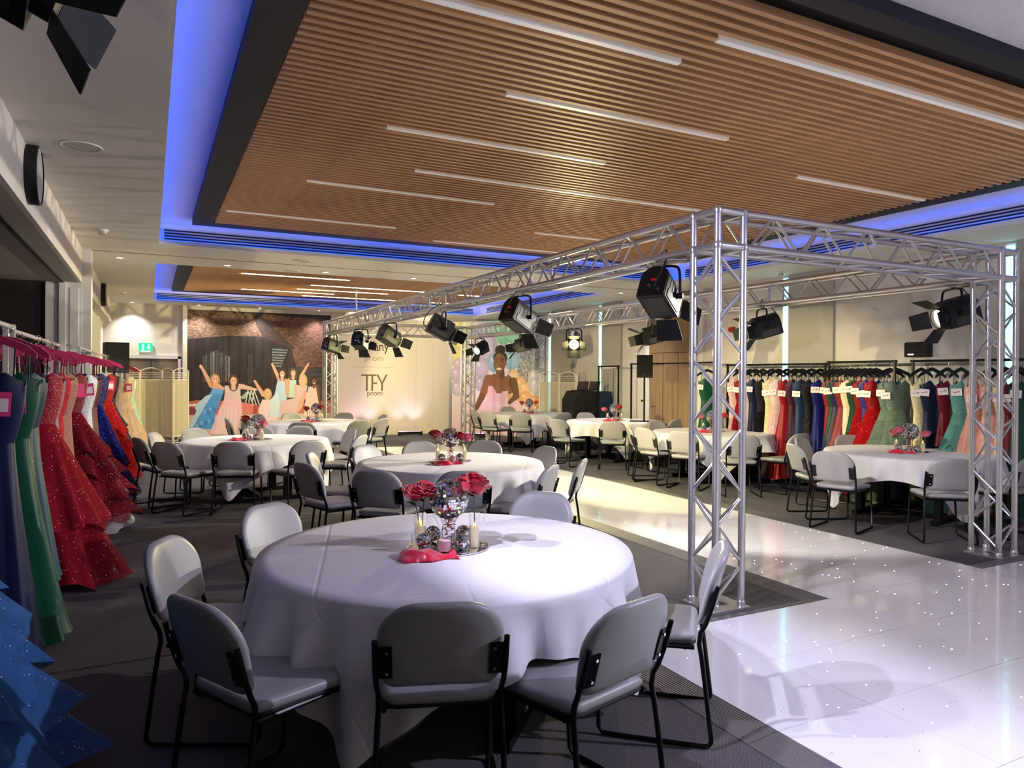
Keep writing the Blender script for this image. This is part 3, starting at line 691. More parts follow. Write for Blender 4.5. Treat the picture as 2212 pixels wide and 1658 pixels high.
def petals(seed, R_=.066):
    rg = random.Random(seed); mb = MB()
    mb.lathe([(R_*.04, -R_*.5), (R_*.22, -R_*.3), (R_*.24, R_*.2), (R_*.16, R_*.62), (.001, R_*.6)], 10)
    for n_, rho, zt, lip in ((3, .34, .74, .02), (4, .52, .70, .06), (5, .72, .60, .14), (6, .92, .44, .24), (6, 1.05, .18, .34)):
        for k in range(n_):
            a = 2*pi*(k+rg.uniform(-.15, .15)+rho*1.7)/n_; half = 1.25*pi/n_; rows = []
            for t_, rr, zz in ((0, .10, -.55), (.25, .62*rho+.05, -.42), (.5, .95*rho, -.12), (.75, rho, zt*.55), (.92, rho+lip*.35, zt*.92), (1, rho+lip, zt*.96)):
                row = []
                for u_ in (-1, -.6, -.2, .2, .6, 1):
                    wd_ = half*(.55+.45*min(1, t_*1.6))*(1-.25*max(0, t_-.75)*4*abs(u_)**3); aa = a+u_*wd_
                    r_ = R_*(rr+.05*(u_ > 0)*u_+.03*sin(5*u_+k)*t_); row.append((r_*cos(aa), r_*sin(aa), R_*(zz-.16*u_*u_*t_+.04*sin(7*u_+k)*t_)))
                rows.append(row)
            mb.rings(rows, closed=False)
    return mb
ROSE = {}
def rose_mesh(kind):
    if kind not in ROSE:
        m_ = {'red': M_red, 'pink': M_redpale, 'coral': mat('coral_rose', 'e2553f', .5, noise=.15, nscale=40)}[kind]
        ROSE[kind] = petals(len(ROSE)+3).mesh('bloom', m_, True, 80)
    return ROSE[kind]
lf = MB()
lf.v = [(0, 0, 0), (.018, .02, .004), (.02, .04, .006), (0, .07, -.006), (-.02, .04, .006), (-.018, .02, .004), (0, .035, 0)]
lf.f = [(0, 1, 6), (1, 2, 6), (2, 3, 6), (3, 4, 6), (4, 5, 6), (5, 0, 6)]
me_leaf = lf.mesh('leaf', M_leaf)
def glass_mesh(r, h, nm='glass'):
    return MB().lathe([(.001, .004), (r-.004, .004), (r-.0025, h), (r, h), (r, .0), (.001, 0)][::-1], 20, cap0=False, cap1=False).mesh(nm, M_glass)
me_tube = glass_mesh(.026, .17, 'tube'); me_tubeS = glass_mesh(.024, .13, 'tube'); me_cup = glass_mesh(.036, .075, 'cup')
me_gob = MB().lathe([(.001, 0), (.045, 0), (.047, .004), (.02, .012), (.032, .03), (.036, .06), (.03, .10), (.04, .125), (.055, .145), (.053, .146), (.037, .126), (.027, .10), (.033, .06), (.029, .032), (.001, .02)], 24, cap0=False, cap1=False).mesh('goblet', M_glass)
fz = MB(); rg = random.Random(5)
for k in range(70):
    a, z, r = rg.uniform(0, 6.28), rg.uniform(.03, .13), rg.uniform(.004, .024); p = Vector((r*cos(a), r*sin(a), z))
    q = p+Vector((rg.uniform(-.02, .02), rg.uniform(-.02, .02), rg.uniform(-.01, .012))); fz.tube([p, q], .0022, 4)
me_fill = fz.mesh('foil_filling', mat('pink_foil', 'e79ab0', .2, metal=.6), False)
me_cand = MB().lathe([(.02, .006), (.02, .10), (.016, .104), (.003, .101)], 16).mesh('wax', M_candle)
me_candS = MB().lathe([(.030, .006), (.030, .05), (.027, .053), (.003, .05)], 16).mesh('wax', M_candlepink)
me_flm = MB().lathe([(.0005, 0), (.005, .006), (.006, .012), (.003, .022), (.0005, .03)], 8).mesh('flame', M_flame)
me_plate = MB().lathe([(.2, 0), (.203, .002), (.203, .006), (.2, .007)], 48).mesh('mirror_plate', M_mirror)
def napkin(seed, w_=.13, d_=.075):
    rg = random.Random(seed); R = []; ph = rg.uniform(0, 6)
    N, K = 26, 14
    for i in range(N):
        u_ = i/(N-1)*2-1; row = []
        for k in range(K):
            v_ = k/(K-1)*2-1
            x = u_*w_+.012*sin(4*v_+ph); y = v_*d_*(1-.25*u_)+.014*sin(5*u_+ph)
            z = .006+.03*max(0, 1-((u_+.35)**2*2.2+(v_*.8)**2))+.013*(1+sin(7*u_+3*v_+ph))*(.4+.6*abs(v_))*.8
            if abs(u_) > .93 or abs(v_) > .9: z *= .35
            row.append((x, y, z))
        R.append(row)
    top = [p for r in R for p in r]
    mb = MB().rings(R, closed=False)
    i0 = len(mb.v); mb.v += [(x, y, max(.0, z-.004)) for x, y, z in top]
    mb.f += [tuple(i0+q for q in reversed(f)) for f in mb.f[:]]
    return mb
NAP = [napkin(k).mesh('napkin', M_napkin, True, 80) for k in range(3)]
def centrepiece(key, rich, roses, rz=None):
    (cx, cy), tname, _ = TABLES[key]; z0 = ZT+.0055
    a = -YAW if rz is None else rz
    def W(x, y, z=0): return (cx+x*cos(a)-y*sin(a), cy+x*sin(a)+y*cos(a), z0+z)
    on = 'on the '+tname
    tag(ob('mirror_plate', me_plate, loc=W(0, 0)), 'round mirror plate under the centrepiece '+on, 'mirror plate', 'centrepiece mirror plates')
    zp = .0072
    g = thing('goblet_vase', 'clear glass goblet with pink foil holding the large mirror ball '+on, 'vase', W(0, .03, zp), 0, 'centrepiece goblets')
    ob('glass', me_gob, g); stuff(ob('foil_filling', me_fill, g))
    d = thing('mirror_ball', 'large mirror ball on a goblet '+on, 'mirror ball', W(0, .03, zp+.143+.083), random.uniform(0, 6), 'large mirror balls')
    ob('ball_core', BIG[0], d); stuff(ob('mirror_tiles', BIG[1], d)); ob('loop', me_loop, d, rot=(.5, .3, 0))
    sm = [(-.11, -.085, 'front left'), (.075, -.085, 'front right')]
    if rich: sm += [(-.085, .085, 'back left'), (.07, .10, 'back right')]
    for (x, y, wh) in sm:
        d = thing('mirror_ball', 'small %s mirror ball in the centrepiece %s' % (wh, on), 'mirror ball', W(x, y, zp+.0405), random.uniform(0, 6), 'small mirror balls')
        ob('ball_core', SML[0], d); stuff(ob('mirror_tiles', SML[1], d))
    def tubev(x, y, me, wh, candle):
        v = thing('tube_vase', 'slim clear glass tube vase, %s in the centrepiece %s' % (wh, on), 'vase', W(x, y, zp), 0, 'glass tube vases')
        ob('glass', me, v)
        if candle:
            c = thing('candle', 'ivory flickering candle in the %s glass tube %s' % (wh, on), 'candle', W(x, y, zp), 0, 'ivory candles'); ob('wax', me_cand, c); ob('flame', me_flm, c, (0, 0, .102))
    tubev(-.135, -.015, me_tube, 'left', True); tubev(.135, -.035, me_tube, 'right', True)
    if rich: tubev(-.155, .06, me_tubeS, 'back left', True); tubev(.16, .04, me_tubeS, 'back right', False)
    v = thing('candle_cup', 'short clear glass cup at the front of the centrepiece '+on, 'cup', W(-.005, -.125, zp), 0, 'glass candle cups'); ob('glass', me_cup, v)
    c = thing('candle', 'wide pale pink candle in the front cup '+on, 'candle', W(-.005, -.125, zp), 0, 'pink candles'); ob('wax', me_candS, c)
    if rich:
        v = thing('candle_cup', 'small glass cup with ivory candle at the left rim '+on, 'cup', W(-.19+.04, -.085, zp), 0, 'glass candle cups'); ob('glass', glass_mesh(.022, .07, 'cup'), v)
        c = thing('candle', 'short ivory candle in the left rim cup '+on, 'candle', W(-.15, -.085, zp), 0, 'ivory candles'); ob('wax', MB().lathe([(.017, .006), (.017, .035), (.003, .034)], 14), c, m=M_candle)
    for (bx, by, dx, dy, h, kind, wh) in roses:
        b0 = W(bx, by, zp+.006); r_ = thing('rose', '%s rose %s the centrepiece %s' % (kind, wh, on), 'flower', b0, a, 'roses in the centrepieces')
        top = Vector((dx, dy, h)); ob('stem', MB().tube(smooth_path([(0, 0, 0), (dx*.2, dy*.2, h*.5), tuple(top-Vector((0, 0, .02)))], 2), .0025, 6), r_, m=M_leaf)
        ob('bloom', rose_mesh(kind), r_, top, (.25, .2*(1 if dx > 0 else -1), random.uniform(0, 6))).scale = (.95, .95, 1.3) if 'tall' in wh else (.70, .70, .92)
        for q in range(3): ob('leaf', me_leaf, r_, (dx*.75, dy*.75, h-.06+.012*q), (.3, 0, q*2.2+1), )
    tag(ob('napkin', NAP[len(key) % 3 if key != 'T1' else 0], loc=W(-.075, -.215, -.0015), rot=(0, 0, a+.25)), 'crumpled red satin napkin before the centrepiece '+on, 'napkin', 'red satin napkins')
L_ = 'at the left of'; R_ = 'at the right of'
centrepiece('T1', True, [(-.135, -.02, -.035, 0, .255, 'red', 'lower '+L_), (-.13, -.01, .012, .015, .27, 'red', 'upper '+L_), (.135, -.035, -.005, -.015, .305, 'red', 'tall '+R_)])
centrepiece('T2', False, [(-.135, -.015, -.03, 0, .26, 'red', L_), (.13, -.035, -.045, -.01, .24, 'red', 'lower '+R_), (.14, -.03, .015, 0, .22, 'pink', 'leaning '+R_)], -.2)
centrepiece('T3', False, [(-.135, -.015, -.05, 0, .24, 'red', L_), (-.13, -.015, -.02, -.02, .26, 'red', 'upper '+L_), (.135, -.035, .02, 0, .2, 'pink', R_)], -.9)
centrepiece('T4', False, [(-.135, -.015, -.04, 0, .22, 'red', L_), (.135, -.035, -.03, 0, .25, 'red', R_)], -.6)
centrepiece('T5', False, [(-.135, -.015, -.02, 0, .2, 'pink', 'lower '+L_), (-.14, -.015, .03, 0, .23, 'pink', 'upper '+L_), (.135, -.035, .03, 0, .2, 'pink', R_)], -1.0)
centrepiece('T6', False, [(-.135, -.015, -.04, 0, .22, 'pink', L_), (.135, -.035, .05, 0, .24, 'red', R_)], -.8)
centrepiece('T7', False, [(-.135, -.015, -.06, 0, .2, 'pink', L_), (.135, -.035, -.04, -.02, .25, 'red', R_)], -.6)
centrepiece('T8', False, [(-.135, -.015, -.04, 0, .22, 'coral', L_), (.135, -.035, .02, 0, .23, 'coral', R_)], -.5)

# ================================================================= RACKS, HANGERS, GOWNS
def rack(x0, y0, x1, y1, z, label, m, group):
    p, q = Vector((x0, y0, 0)), Vector((x1, y1, 0)); d = q-p; Ln = d.length
    t = thing('garment_rack', label, 'clothes rack', p, atan2(d.y, d.x), group)
    ob('rail', MB().tube([(-.03, 0, z), (Ln+.03, 0, z)], .016, 10), t, m=m)
    for e in (0, Ln):
        ob('upright', MB().box(e-.014, e+.014, -.014, .014, .07, z+.018), t, m=m, smooth=False)
        ob('foot', MB().box(e-.015, e+.015, -.24, .24, .07, .095), t, m=m, smooth=False)
        for s_ in (-1, 1): ob('wheel', MB().rings([[(e+xx, s_*.22+.03*cos(2*pi*k/14), .0305+.03*sin(2*pi*k/14)) for k in range(14)] for xx in (-.012, .012)], True, True).box(e-.016, e+.016, s_*.22-.008, s_*.22+.008, .04, .07), t, m=M_blackmatte)
    ob('bottom_rail', MB().box(0, Ln, -.012, .012, .09, .112), t, m=m, smooth=False)
    return t
def hanger_mesh(m, w_=.2):
    mb = MB(); R = []
    pts = [(-w_, -.085), (-w_*.8, -.052), (-w_*.45, -.02), (-w_*.2, .002), (0, .012), (w_*.2, .002), (w_*.45, -.02), (w_*.8, -.052), (w_, -.085)]
    for x, z in pts:
        hh = .022 if abs(x) < w_*.9 else .014
        R.append([(x, -.006, z-hh), (x, .006, z-hh), (x, .006, z+hh), (x, -.006, z+hh)])
    mb.rings(R, True, True); return mb.mesh('hanger', m, True, 50)
hk = MB().tube([(0, 0, .02), (0, 0, .055)]+[(.022*cos(rad(a)), 0, .077+.022*sin(rad(a))) for a in range(-90, 170, 20)], .003, 6)
me_hook = hk.mesh('hook', M_chrome)
H_P = hanger_mesh(M_hangpink, .215); H_B = hanger_mesh(M_blackmatte, .19)
FAB = {}
def fabric(c, kind):
    k = (c, kind)
    if k not in FAB:
        q_ = 1.0 if min(int(c[i:i+2], 16) for i in (0, 2, 4)) > 150 else .8
        c = ''.join('%02x' % int(int(c[i:i+2], 16)*q_) for i in (0, 2, 4))
        nm = 'gown_%s_%s' % (kind, c)
        if kind == 'satin': FAB[k] = mat(nm, c, .4, sheen=.08, spec=.3, noise=.05, nscale=6, bump=.08, bscale=8)
        elif kind == 'tulle': FAB[k] = mat(nm, c, .9, spec=.12, sheen=.05, noise=.18, nscale=14, bump=.15, bscale=25, glitter=70, alpha=.97)
        elif kind == 'net': FAB[k] = mat(nm, c, .9, spec=.12, sheen=.05, noise=.12, nscale=18, alpha=.78, glitter=70)
        elif kind == 'sequin': FAB[k] = mat(nm, c, .28, metal=.45, noise=.45, nscale=110, bump=.7, bscale=120, glitter=110)
        elif kind == 'lace': FAB[k] = mat(nm, c, .8, noise=.28, nscale=60, bump=.4, bscale=60)
    return FAB[k]
GN = [0]
def gown(x, y, zr, rz, c, kind, desc, A=.3, B=.2, length=1.42, top=.22, tiers=0, lean=(0, 0), hang='P', tagc=None, where='', c2=None, group='gowns on the left racks', slit=0, bw=.165, tagside=1):
    """gown on a hanger from a rail at height zr; A, B = hem half sizes"""
    GN[0] += 1; rg = random.Random(GN[0]*7)
    zt = zr-top-.09; zh = max(.03, zt-length); zw = zt-.34
    t = thing('gown', desc+(' '+where if where else ''), 'dress', (x, y, 0), rz, group)
    ph = [rg.uniform(0, 6.28) for _ in range(5)]; n_ = 44; th = [2*pi*k/n_ for k in range(n_)]
    mk_ = fabric(c, kind)
    R = []
    for i in range(8):
        s_ = i/7; a = bw*(1-s_)+.108*s_+.012*sin(pi*s_); b_ = .062*(1-s_)+.055*s_+.012*sin(pi*min(1, s_*2))
        row = []
        for q in th:
            zz = zt-(zt-zw)*s_; cx_ = abs(cos(q)); k_ = (1-s_)**2
            zz += k_*((.045*math.exp(-((cx_-.5)/.22)**2)-.03*(cx_ > .93)-.02*math.exp(-(cx_/.15)**2)) if sin(q) < 0 else -.07*(1-cx_**6))
            row.append((a*cos(q), b_*sin(q)*(1+.3*k_*math.exp(-((cx_-.5)/.25)**2)), zz))
        R.append(row)
    inner = [[(p[0]*.95, p[1]*.9, p[2]-.004) for p in R[0]]]
    ob('bodice', MB().rings(inner+R).mesh('bodice', fabric(c, 'sequin' if kind in ('tulle', 'sequin') else ('lace' if kind in ('lace', 'net') else 'satin')), True, 80), t)
    def surf(s_, q, extra=0):
        e = s_**(.8 if kind in ('tulle', 'net') else 1.25)
        a = .108+(A-.108)*e; b_ = .055+(B-.055)*e
        f = 1+.075*min(1, s_*2.2)*(abs(sin(4.5*q+ph[0]))*1.5-.75+sin(14*q+ph[1]+s_)*.45+sin(5*q+ph[2]+s_*1.5)*.5)
        f *= 1+extra
        return (a*f*cos(q)+lean[0]*s_**1.3, b_*f*sin(q)+lean[1]*s_**1.3, zw-(zw-zh)*s_)
    rows = [[surf(k/12, q) for q in th] for k in range(13)]
    for k in range(n_): p = rows[-1][k]; rows[-1][k] = (p[0], p[1], p[2]+.02*sin(3*th[k]+ph[3])+.02)
    ob('skirt', MB().rings(rows).mesh('skirt', mk_, True, 80), t)
    for k in range(tiers):
        s0 = .12+.80*k/tiers; s1 = min(1.0, s0+.95/tiers+.06); n2 = 72; rr = []
        for j in range(6):
            u_ = j/5; row = []
            for m_ in range(n2):
                q = 2*pi*m_/n2; s_ = s0+(s1-s0)*u_
                wv = u_*(.10*sin(7*q+ph[k % 5]+k)+.07*sin(13*q+ph[(k+1) % 5])+.05*sin(23*q+k))
                p = surf(s_, q, .03+.22*u_*(1-.4*s0)+wv); row.append((p[0], p[1], p[2]+.035*u_*sin(7*q+ph[(k+2) % 5])+(.03*u_*sin(4*q+k))))
            rr.append(row)
        ob('ruffle_tier', MB().rings(rr).mesh('ruffle_tier', fabric(c2 if (c2 and k % 2) else c, 'net'), True, 85), t)
    for s_ in (-1, 1):
        xx = s_*bw*.62; zt2 = zr-.115
        ob('strap', MB().box(-.004, .004, -.0015, .0015, 0, 1).mesh('strap', fabric(c, 'satin'), False), t).matrix_local = Matrix.Translation((xx, 0, zt-.005)) @ Matrix.Rotation(atan2(s_*.11-xx, zt2-zt), 4, 'Y') @ Matrix.Diagonal((1, 1, hypot(s_*.11-xx, zt2-zt), 1))
    if tagc:
        pm = M_tagpink if tagc == 'P' else M_tagwhite
        tx = tagside*bw*.5; wt = tagc == 'W'; tx = -.15 if wt else tx; pt = ob('price_tag', MB().box(-.045 if tagc == 'P' else -.055, .045 if tagc == 'P' else .055, -.001, .001, -.13 if tagc == 'P' else -.085, 0), t, (tx, -.06 if wt else -.095, zt-.06-(rg.uniform(-.02, .07) if wt else 0)), (0, rg.uniform(-.1, .1), -.75+rg.uniform(-.2, .2) if wt else rg.uniform(-.3, .3)), m=pm, smooth=False)
        pt['label'] = ('pink' if tagc == 'P' else 'white')+' swing tag'
        if tagc == 'P' and rg.random() < .75: ob('printed_label', MB().box(-.033, .033, -.0022, -.001, -.105, -.035), pt, m=M_tagwhite, smooth=False)
        else:
            ob('print', MB().box(.012, .032, -.0022, -.001, -.045, -.028).box(-.035, .005, -.0022, -.001, -.05, -.042), pt, m=mat('tag_print', '8a7a80', .6), smooth=False)
    h = ob('hanger', H_P if hang == 'P' else H_B, loc=(x, y, zr-.09), rot=(0, 0, rz))
    tag(h, ('magenta' if hang == 'P' else 'black')+' hanger carrying the '+' '.join(desc.split()[:5])+(' '+where if where else ''), 'hanger', ('magenta' if hang == 'P' else 'black')+' clothes hangers')
    ob('hook', me_hook, h)
    return t
M_rackw = mat('white_steel_rack', 'd9d4c8', .35, metal=.3)
rack(-.74, 3.2, -.74, 5.22, 1.87, 'chrome rack of gowns at the left edge, nearest the camera', M_rackw, 'racks along the left side')
rack(-.80, 5.4, -.80, 8.4, 1.87, 'long chrome gown rack, second along the left side', M_rackw, 'racks along the left side')
rack(-.66, 8.75, -.60, 12.8, 1.86, 'long gown rack in front of the white pillar', M_rackw, 'racks along the left side')
rack(-.42, 13.1, -.36, 15.1, 1.80, 'gown rack before the woven room divider', M_rackw, 'racks along the left side')
def gl(x, y, rz, c, kind, desc, **k):
    zr = 1.87 if y < 8.6 else (1.86 if y < 13 else 1.80)
    return gown(x, y, zr-.005, rad(rz), c, kind, desc, **k)
gl(-.92, 3.30, 10, '4f86cc', 'tulle', 'pale blue sparkling ruffled ball gown in the left foreground', A=.52, B=.40, tiers=5, length=1.5, lean=(.08, 0))
gl(-.84, 4.1, 0, '14203e', 'satin', 'inky blue satin gown behind the pale blue one', A=.22, B=.14)
gl(-.76, 4.72, -12, '16224e', 'satin', 'dark navy satin gown next to the emerald one', A=.24, B=.13, length=1.5, tagc='P')
gt = gl(-.73, 5.02, -14, '075c3c', 'satin', 'long emerald green satin gown with a pink tag', A=.27, B=.15, length=1.55, tagc='P', lean=(.06, 0))
gl(-.80, 5.62, 0, '17324a', 'sequin', 'petrol blue sequinned gown beside the emerald one', A=.22, B=.12, tagc=None)
gl(-.80, 5.9, 6, '174a55', 'satin', 'dark teal satin gown on the long rack', A=.2, B=.12, lean=(.05, 0))
gl(-.74, 6.35, 8, '9a1024', 'tulle', 'bright red glittering tulle ball gown reaching the carpet', A=.42, B=.30, length=1.52, lean=(.06, -.05), tiers=2)
for i_, (yy, c_, kd, ds) in enumerate(((5.48, '3a0c18', 'satin', 'deep maroon satin gown at the near end of the long rack'), (5.76, '20304e', 'satin', 'slate navy satin gown on the long rack'), (6.08, '5c1a2c', 'satin', 'wine satin gown before the red tulle one'), (6.56, '2c2436', 'satin', 'aubergine satin gown behind the red tulle one'),
   (6.84, 'cfc2c4', 'satin', 'pearl satin gown on the long rack'), (7.06, '6b1626', 'sequin', 'ruby sequinned gown on the long rack'), (7.30, '96222c', 'satin', 'brick red satin gown on the long rack'), (7.53, '7a1420', 'satin', 'garnet satin gown on the long rack'), (7.75, '3c3a44', 'satin', 'graphite satin gown on the long rack'),
   (7.98, '9a3a40', 'sequin', 'copper red sequinned gown on the long rack'), (9.05, '4c4a54', 'satin', 'pewter satin gown on the pillar rack'), (9.35, '5a0c18', 'satin', 'oxblood satin gown on the pillar rack'), (9.75, '7c1626', 'lace', 'cherry lace gown on the pillar rack'), (10.25, '701020', 'satin', 'raspberry satin gown on the pillar rack'))):
    gl(-.81 if yy < 8.6 else -.66, yy, (-6, 4, 0)[i_ % 3], c_, kd, ds, A=.19, B=.11, tagc='P' if i_ % 2 else None)
gl(-.80, 6.72, 0, 'e0d2d0', 'satin', 'cream satin gown between red and mauve', A=.2, B=.12, tagc='P')
gl(-.80, 6.95, -8, '8c7a94', 'satin', 'dusty mauve satin gown on the long rack', A=.22, B=.13)
gl(-.80, 7.18, 0, 'a98fa6', 'satin', 'lilac mauve satin gown on the long rack', A=.2, B=.12, tagc='P')
gl(-.78, 7.42, 0, 'd01222', 'sequin', 'slim scarlet sequinned gown on the long rack', A=.18, B=.11)
gl(-.78, 7.64, 0, 'b0786a', 'sequin', 'rose gold sequinned strappy gown', A=.19, B=.12, tagc='P')
gl(-.76, 7.86, 6, 'c58a78', 'lace', 'blush beaded gown beside the rose gold one', A=.18, B=.12)
gl(-.70, 8.12, 8, '7c0a1c', 'tulle', 'burgundy tiered ruffled gown flaring into the aisle', A=.42, B=.30, length=1.36, tiers=4, lean=(.10, -.05), c2='6e0818', tagc='P')
gl(-.72, 8.34, 4, 'cfc9d2', 'net', 'silver white layered gown behind the burgundy one', A=.42, B=.26, length=1.5, tiers=3, lean=(.06, 0))
gl(-.66, 8.9, 0, 'b9bac2', 'sequin', 'metallic silver gown on the pillar rack', A=.2, B=.12, tagc='P')
gl(-.66, 9.2, 0, '8c0f22', 'satin', 'dark red satin gown on the pillar rack', A=.22, B=.14)
gl(-.65, 9.5, 0, '6e0c1e', 'satin', 'maroon satin gown on the pillar rack', A=.22, B=.14, tagc='P')
gl(-.62, 10.0, 10, '0c1678', 'tulle', 'royal blue tulle ball gown on the pillar rack', A=.36, B=.26, length=1.45, lean=(.06, 0), tiers=2)
gl(-.62, 10.45, 0, '1a1a40', 'satin', 'midnight blue satin gown behind the royal blue one', A=.2, B=.13, tagc='P')
gl(-.58, 11.6, 8, 'c21414', 'tulle', 'poppy red ruffled gown on the pillar rack', A=.34, B=.25, length=1.45, tiers=4, lean=(.08, 0), tagc='P')
gl(-.58, 12.0, 0, '232c48', 'net', 'dark navy ruffled gown behind the poppy red one', A=.34, B=.24, length=1.4, tiers=4, lean=(.06, 0), tagc='P')
gl(-.57, 12.4, 0, '301420', 'satin', 'black satin gown at the far end of the pillar rack', A=.2, B=.13, tagc='P')
gl(-.40, 13.4, 8, 'e8c49a', 'tulle', 'peach cream tulle gown before the room divider', A=.34, B=.26, length=1.42, tiers=2, lean=(.06, 0), tagc='P')
gl(-.39, 13.9, 0, 'e6dcb8', 'tulle', 'pale cream tulle gown before the room divider', A=.32, B=.24, length=1.42, lean=(.04, 0), tagc='P')
gl(-.37, 14.5, 0, 'a6d6cc', 'tulle', 'pale mint tulle gown nearest the room divider', A=.34, B=.25, length=1.42, lean=(.06, 0), tagc='P')
# the lettering on the near pink tag
def text(s_, size, parent, loc, rot, m, nm='lettering', ext=.0006, align='CENTER', sxx=1):
    cu = bpy.data.curves.new(nm, 'FONT'); cu.body = s_; cu.size = size; cu.align_x = align; cu.extrude = ext; cu.materials.append(m)
    tmp = bpy.data.objects.new(nm, cu); COL.objects.link(tmp); dg = bpy.context.evaluated_depsgraph_get()
    me = bpy.data.meshes.new_from_object(tmp.evaluated_get(dg)); bpy.data.objects.remove(tmp)
    o = ob(nm, me, parent, loc, rot); o.scale = (sxx, 1, 1); return o
for ch in gt.children:
    if ch.name.startswith('price_tag'):
        for g in list(ch.children): bpy.data.objects.remove(g)
        text('TFY', .038, ch, (0, -.0022, -.07), (pi/2, 0, 0), M_tagwhite)

# ---- right-hand racks
def YofR(px, X=8.6): return X/math.tan(YAW+math.atan((px-1106)/FPX))
GR = 'racks along the right wall'
rack(8.62, YofR(1545), 8.62, YofR(1362), 1.84, 'empty black garment rack in front of the oak door', M_blackmetal, GR)
rack(8.58, YofR(1355)+.28, 8.58, YofR(1352)+.95, 1.80, 'short empty black rack beside the draped booth', M_blackmetal, GR)
rack(8.60, YofR(1785)+.02, 8.60, YofR(1572), 1.79, 'long black rack of gowns behind the second right-hand table', M_blackmetal, GR)
rack(8.55, YofR(1938), 8.55, YofR(1796), 1.81, 'crowded black rack full of black hangers', M_blackmetal, GR)
rack(8.60, 3.2, 8.60, YofR(1972), 1.81, 'black gown rack with the mint and peach gowns', M_blackmetal, GR)
def gr(px, c, kind, desc, A=.2, B=.13, rz=None, X=8.58, **k):
    k.setdefault('tagc', 'W' if int(px) % 7 not in (0, 3, 5) else None); k.setdefault('length', 1.45)
    if rz is None: rz = (-34 if 1790 < px < 1940 else -10)+random.uniform(-8, 8)
    return gown(X, YofR(px, X), 1.785, rad(rz), c, kind, desc, A=A, B=B, hang='B', group='gowns on the right racks', top=.17, **k)
RG = [
 (1590, 'e3b7b4', 'lace', 'blush pink lace gown on the long black rack', .2, .13, {}),
 (1604, 'a01024', 'tulle', 'dark red tulle gown at the left end of the long black rack', .32, .24, {}),
 (1620, 'e8c3b4', 'lace', 'peach pink beaded gown on the long black rack', .2, .13, {}),
 (1632, '18244c', 'satin', 'navy satin gown left of the black lace gown', .2, .13, {}),
 (1648, '16161a', 'lace', 'black lace gown with peplum on the long black rack', .22, .14, {'tiers': 1}),
 (1668, 'dccba2', 'lace', 'champagne lace gown on the long black rack', .2, .13, {}),
 (1682, 'e9c9c8', 'net', 'pale blush layered gown on the long black rack', .26, .16, {'tiers': 2}),
 (1700, 'b40c1a', 'satin', 'vivid red full-skirted gown on the long black rack', .34, .26, {'lean': (-.05, 0)}),
 (1718, '4a1430', 'satin', 'plum burgundy satin gown on the long black rack', .2, .13, {}),
 (1733, '2a4470', 'satin', 'steel blue satin gown on the long black rack', .2, .13, {}),
 (1753, '121216', 'sequin', 'black sequinned gown on the long black rack', .22, .14, {}),
 (1772, '121f88', 'satin', 'royal blue satin gown at the right end of the long rack', .2, .13, {}),
 (1800, 'b01030', 'satin', 'crimson satin gown at the left end of the crowded rack', .2, .12, {}),
 (1808, '1e4a3c', 'satin', 'bottle green satin gown on the crowded rack', .22, .13, {'lean': (-.08, 0)}),
 (1816, '1c2450', 'satin', 'navy flared gown on the crowded rack', .3, .2, {'lean': (-.14, 0)}),
 (1828, 'a01228', 'satin', 'dark red flared gown on the crowded rack', .3, .2, {'lean': (-.16, 0)}),
 (1840, 'e4d6b4', 'satin', 'ivory slim gown on the crowded rack', .18, .1, {}),
 (1854, '1f4d2e', 'sequin', 'dark green glitter gown on the crowded rack', .24, .14, {'lean': (-.12, 0)}),
 (1868, 'b80c16', 'tulle', 'red glitter tulle gown on the crowded rack', .3, .22, {'lean': (-.12, 0)}),
 (1880, '3a2c8c', 'satin', 'violet satin gown on the crowded rack', .22, .13, {}),
 (1892, 'c00c10', 'tulle', 'scarlet full tulle gown on the crowded rack', .38, .28, {'lean': (-.14, -.05)}),
 (1922, '8aa090', 'tulle', 'sage green tiered gown at the right of the crowded rack', .40, .30, {'tiers': 3, 'lean': (-.04, 0), 'length': 1.5}),
 (1936, '7d9484', 'tulle', 'grey green tulle gown behind the sage tiered one', .3, .2, {}),
 (1990, 'e6dcaa', 'lace', 'ivory lace slim gown left of the navy one', .17, .1, {}),
 (2013, '18244c', 'satin', 'navy satin gown with lace edge beside the mint one', .2, .13, {}),
 (2046, '8c1024', 'satin', 'short wine red gown beside the mint one', .18, .11, {'length': .75}),
 (2076, '86d8c4', 'net', 'mint green ruffled gown on the right rack', .36, .26, {'tiers': 5, 'lean': (-.06, 0), 'length': 1.5}),
 (2106, 'f0b09c', 'net', 'peach ruffled gown behind the truss column', .34, .25, {'tiers': 4, 'length': 1.5}),
 (2140, 'eeb4a0', 'tulle', 'salmon tulle gown behind the truss column', .28, .2, {}),
 (2172, 'e2d6b0', 'lace', 'cream gown seen between the truss tubes', .2, .13, {}),
 (2190, '8a1628', 'satin', 'wine red gown near the right edge', .2, .13, {}),
 (2204, '1f5a48', 'satin', 'dark green satin gown at the right edge', .22, .14, {}),
]
for (px, c, kind, desc, A, B, kw) in RG: gr(px, c, kind, desc, A*.9, B*.85, **kw)
gr(1528, '15603e', 'satin', 'green gown on the empty rack by the oak door', .26, .18, X=8.6)
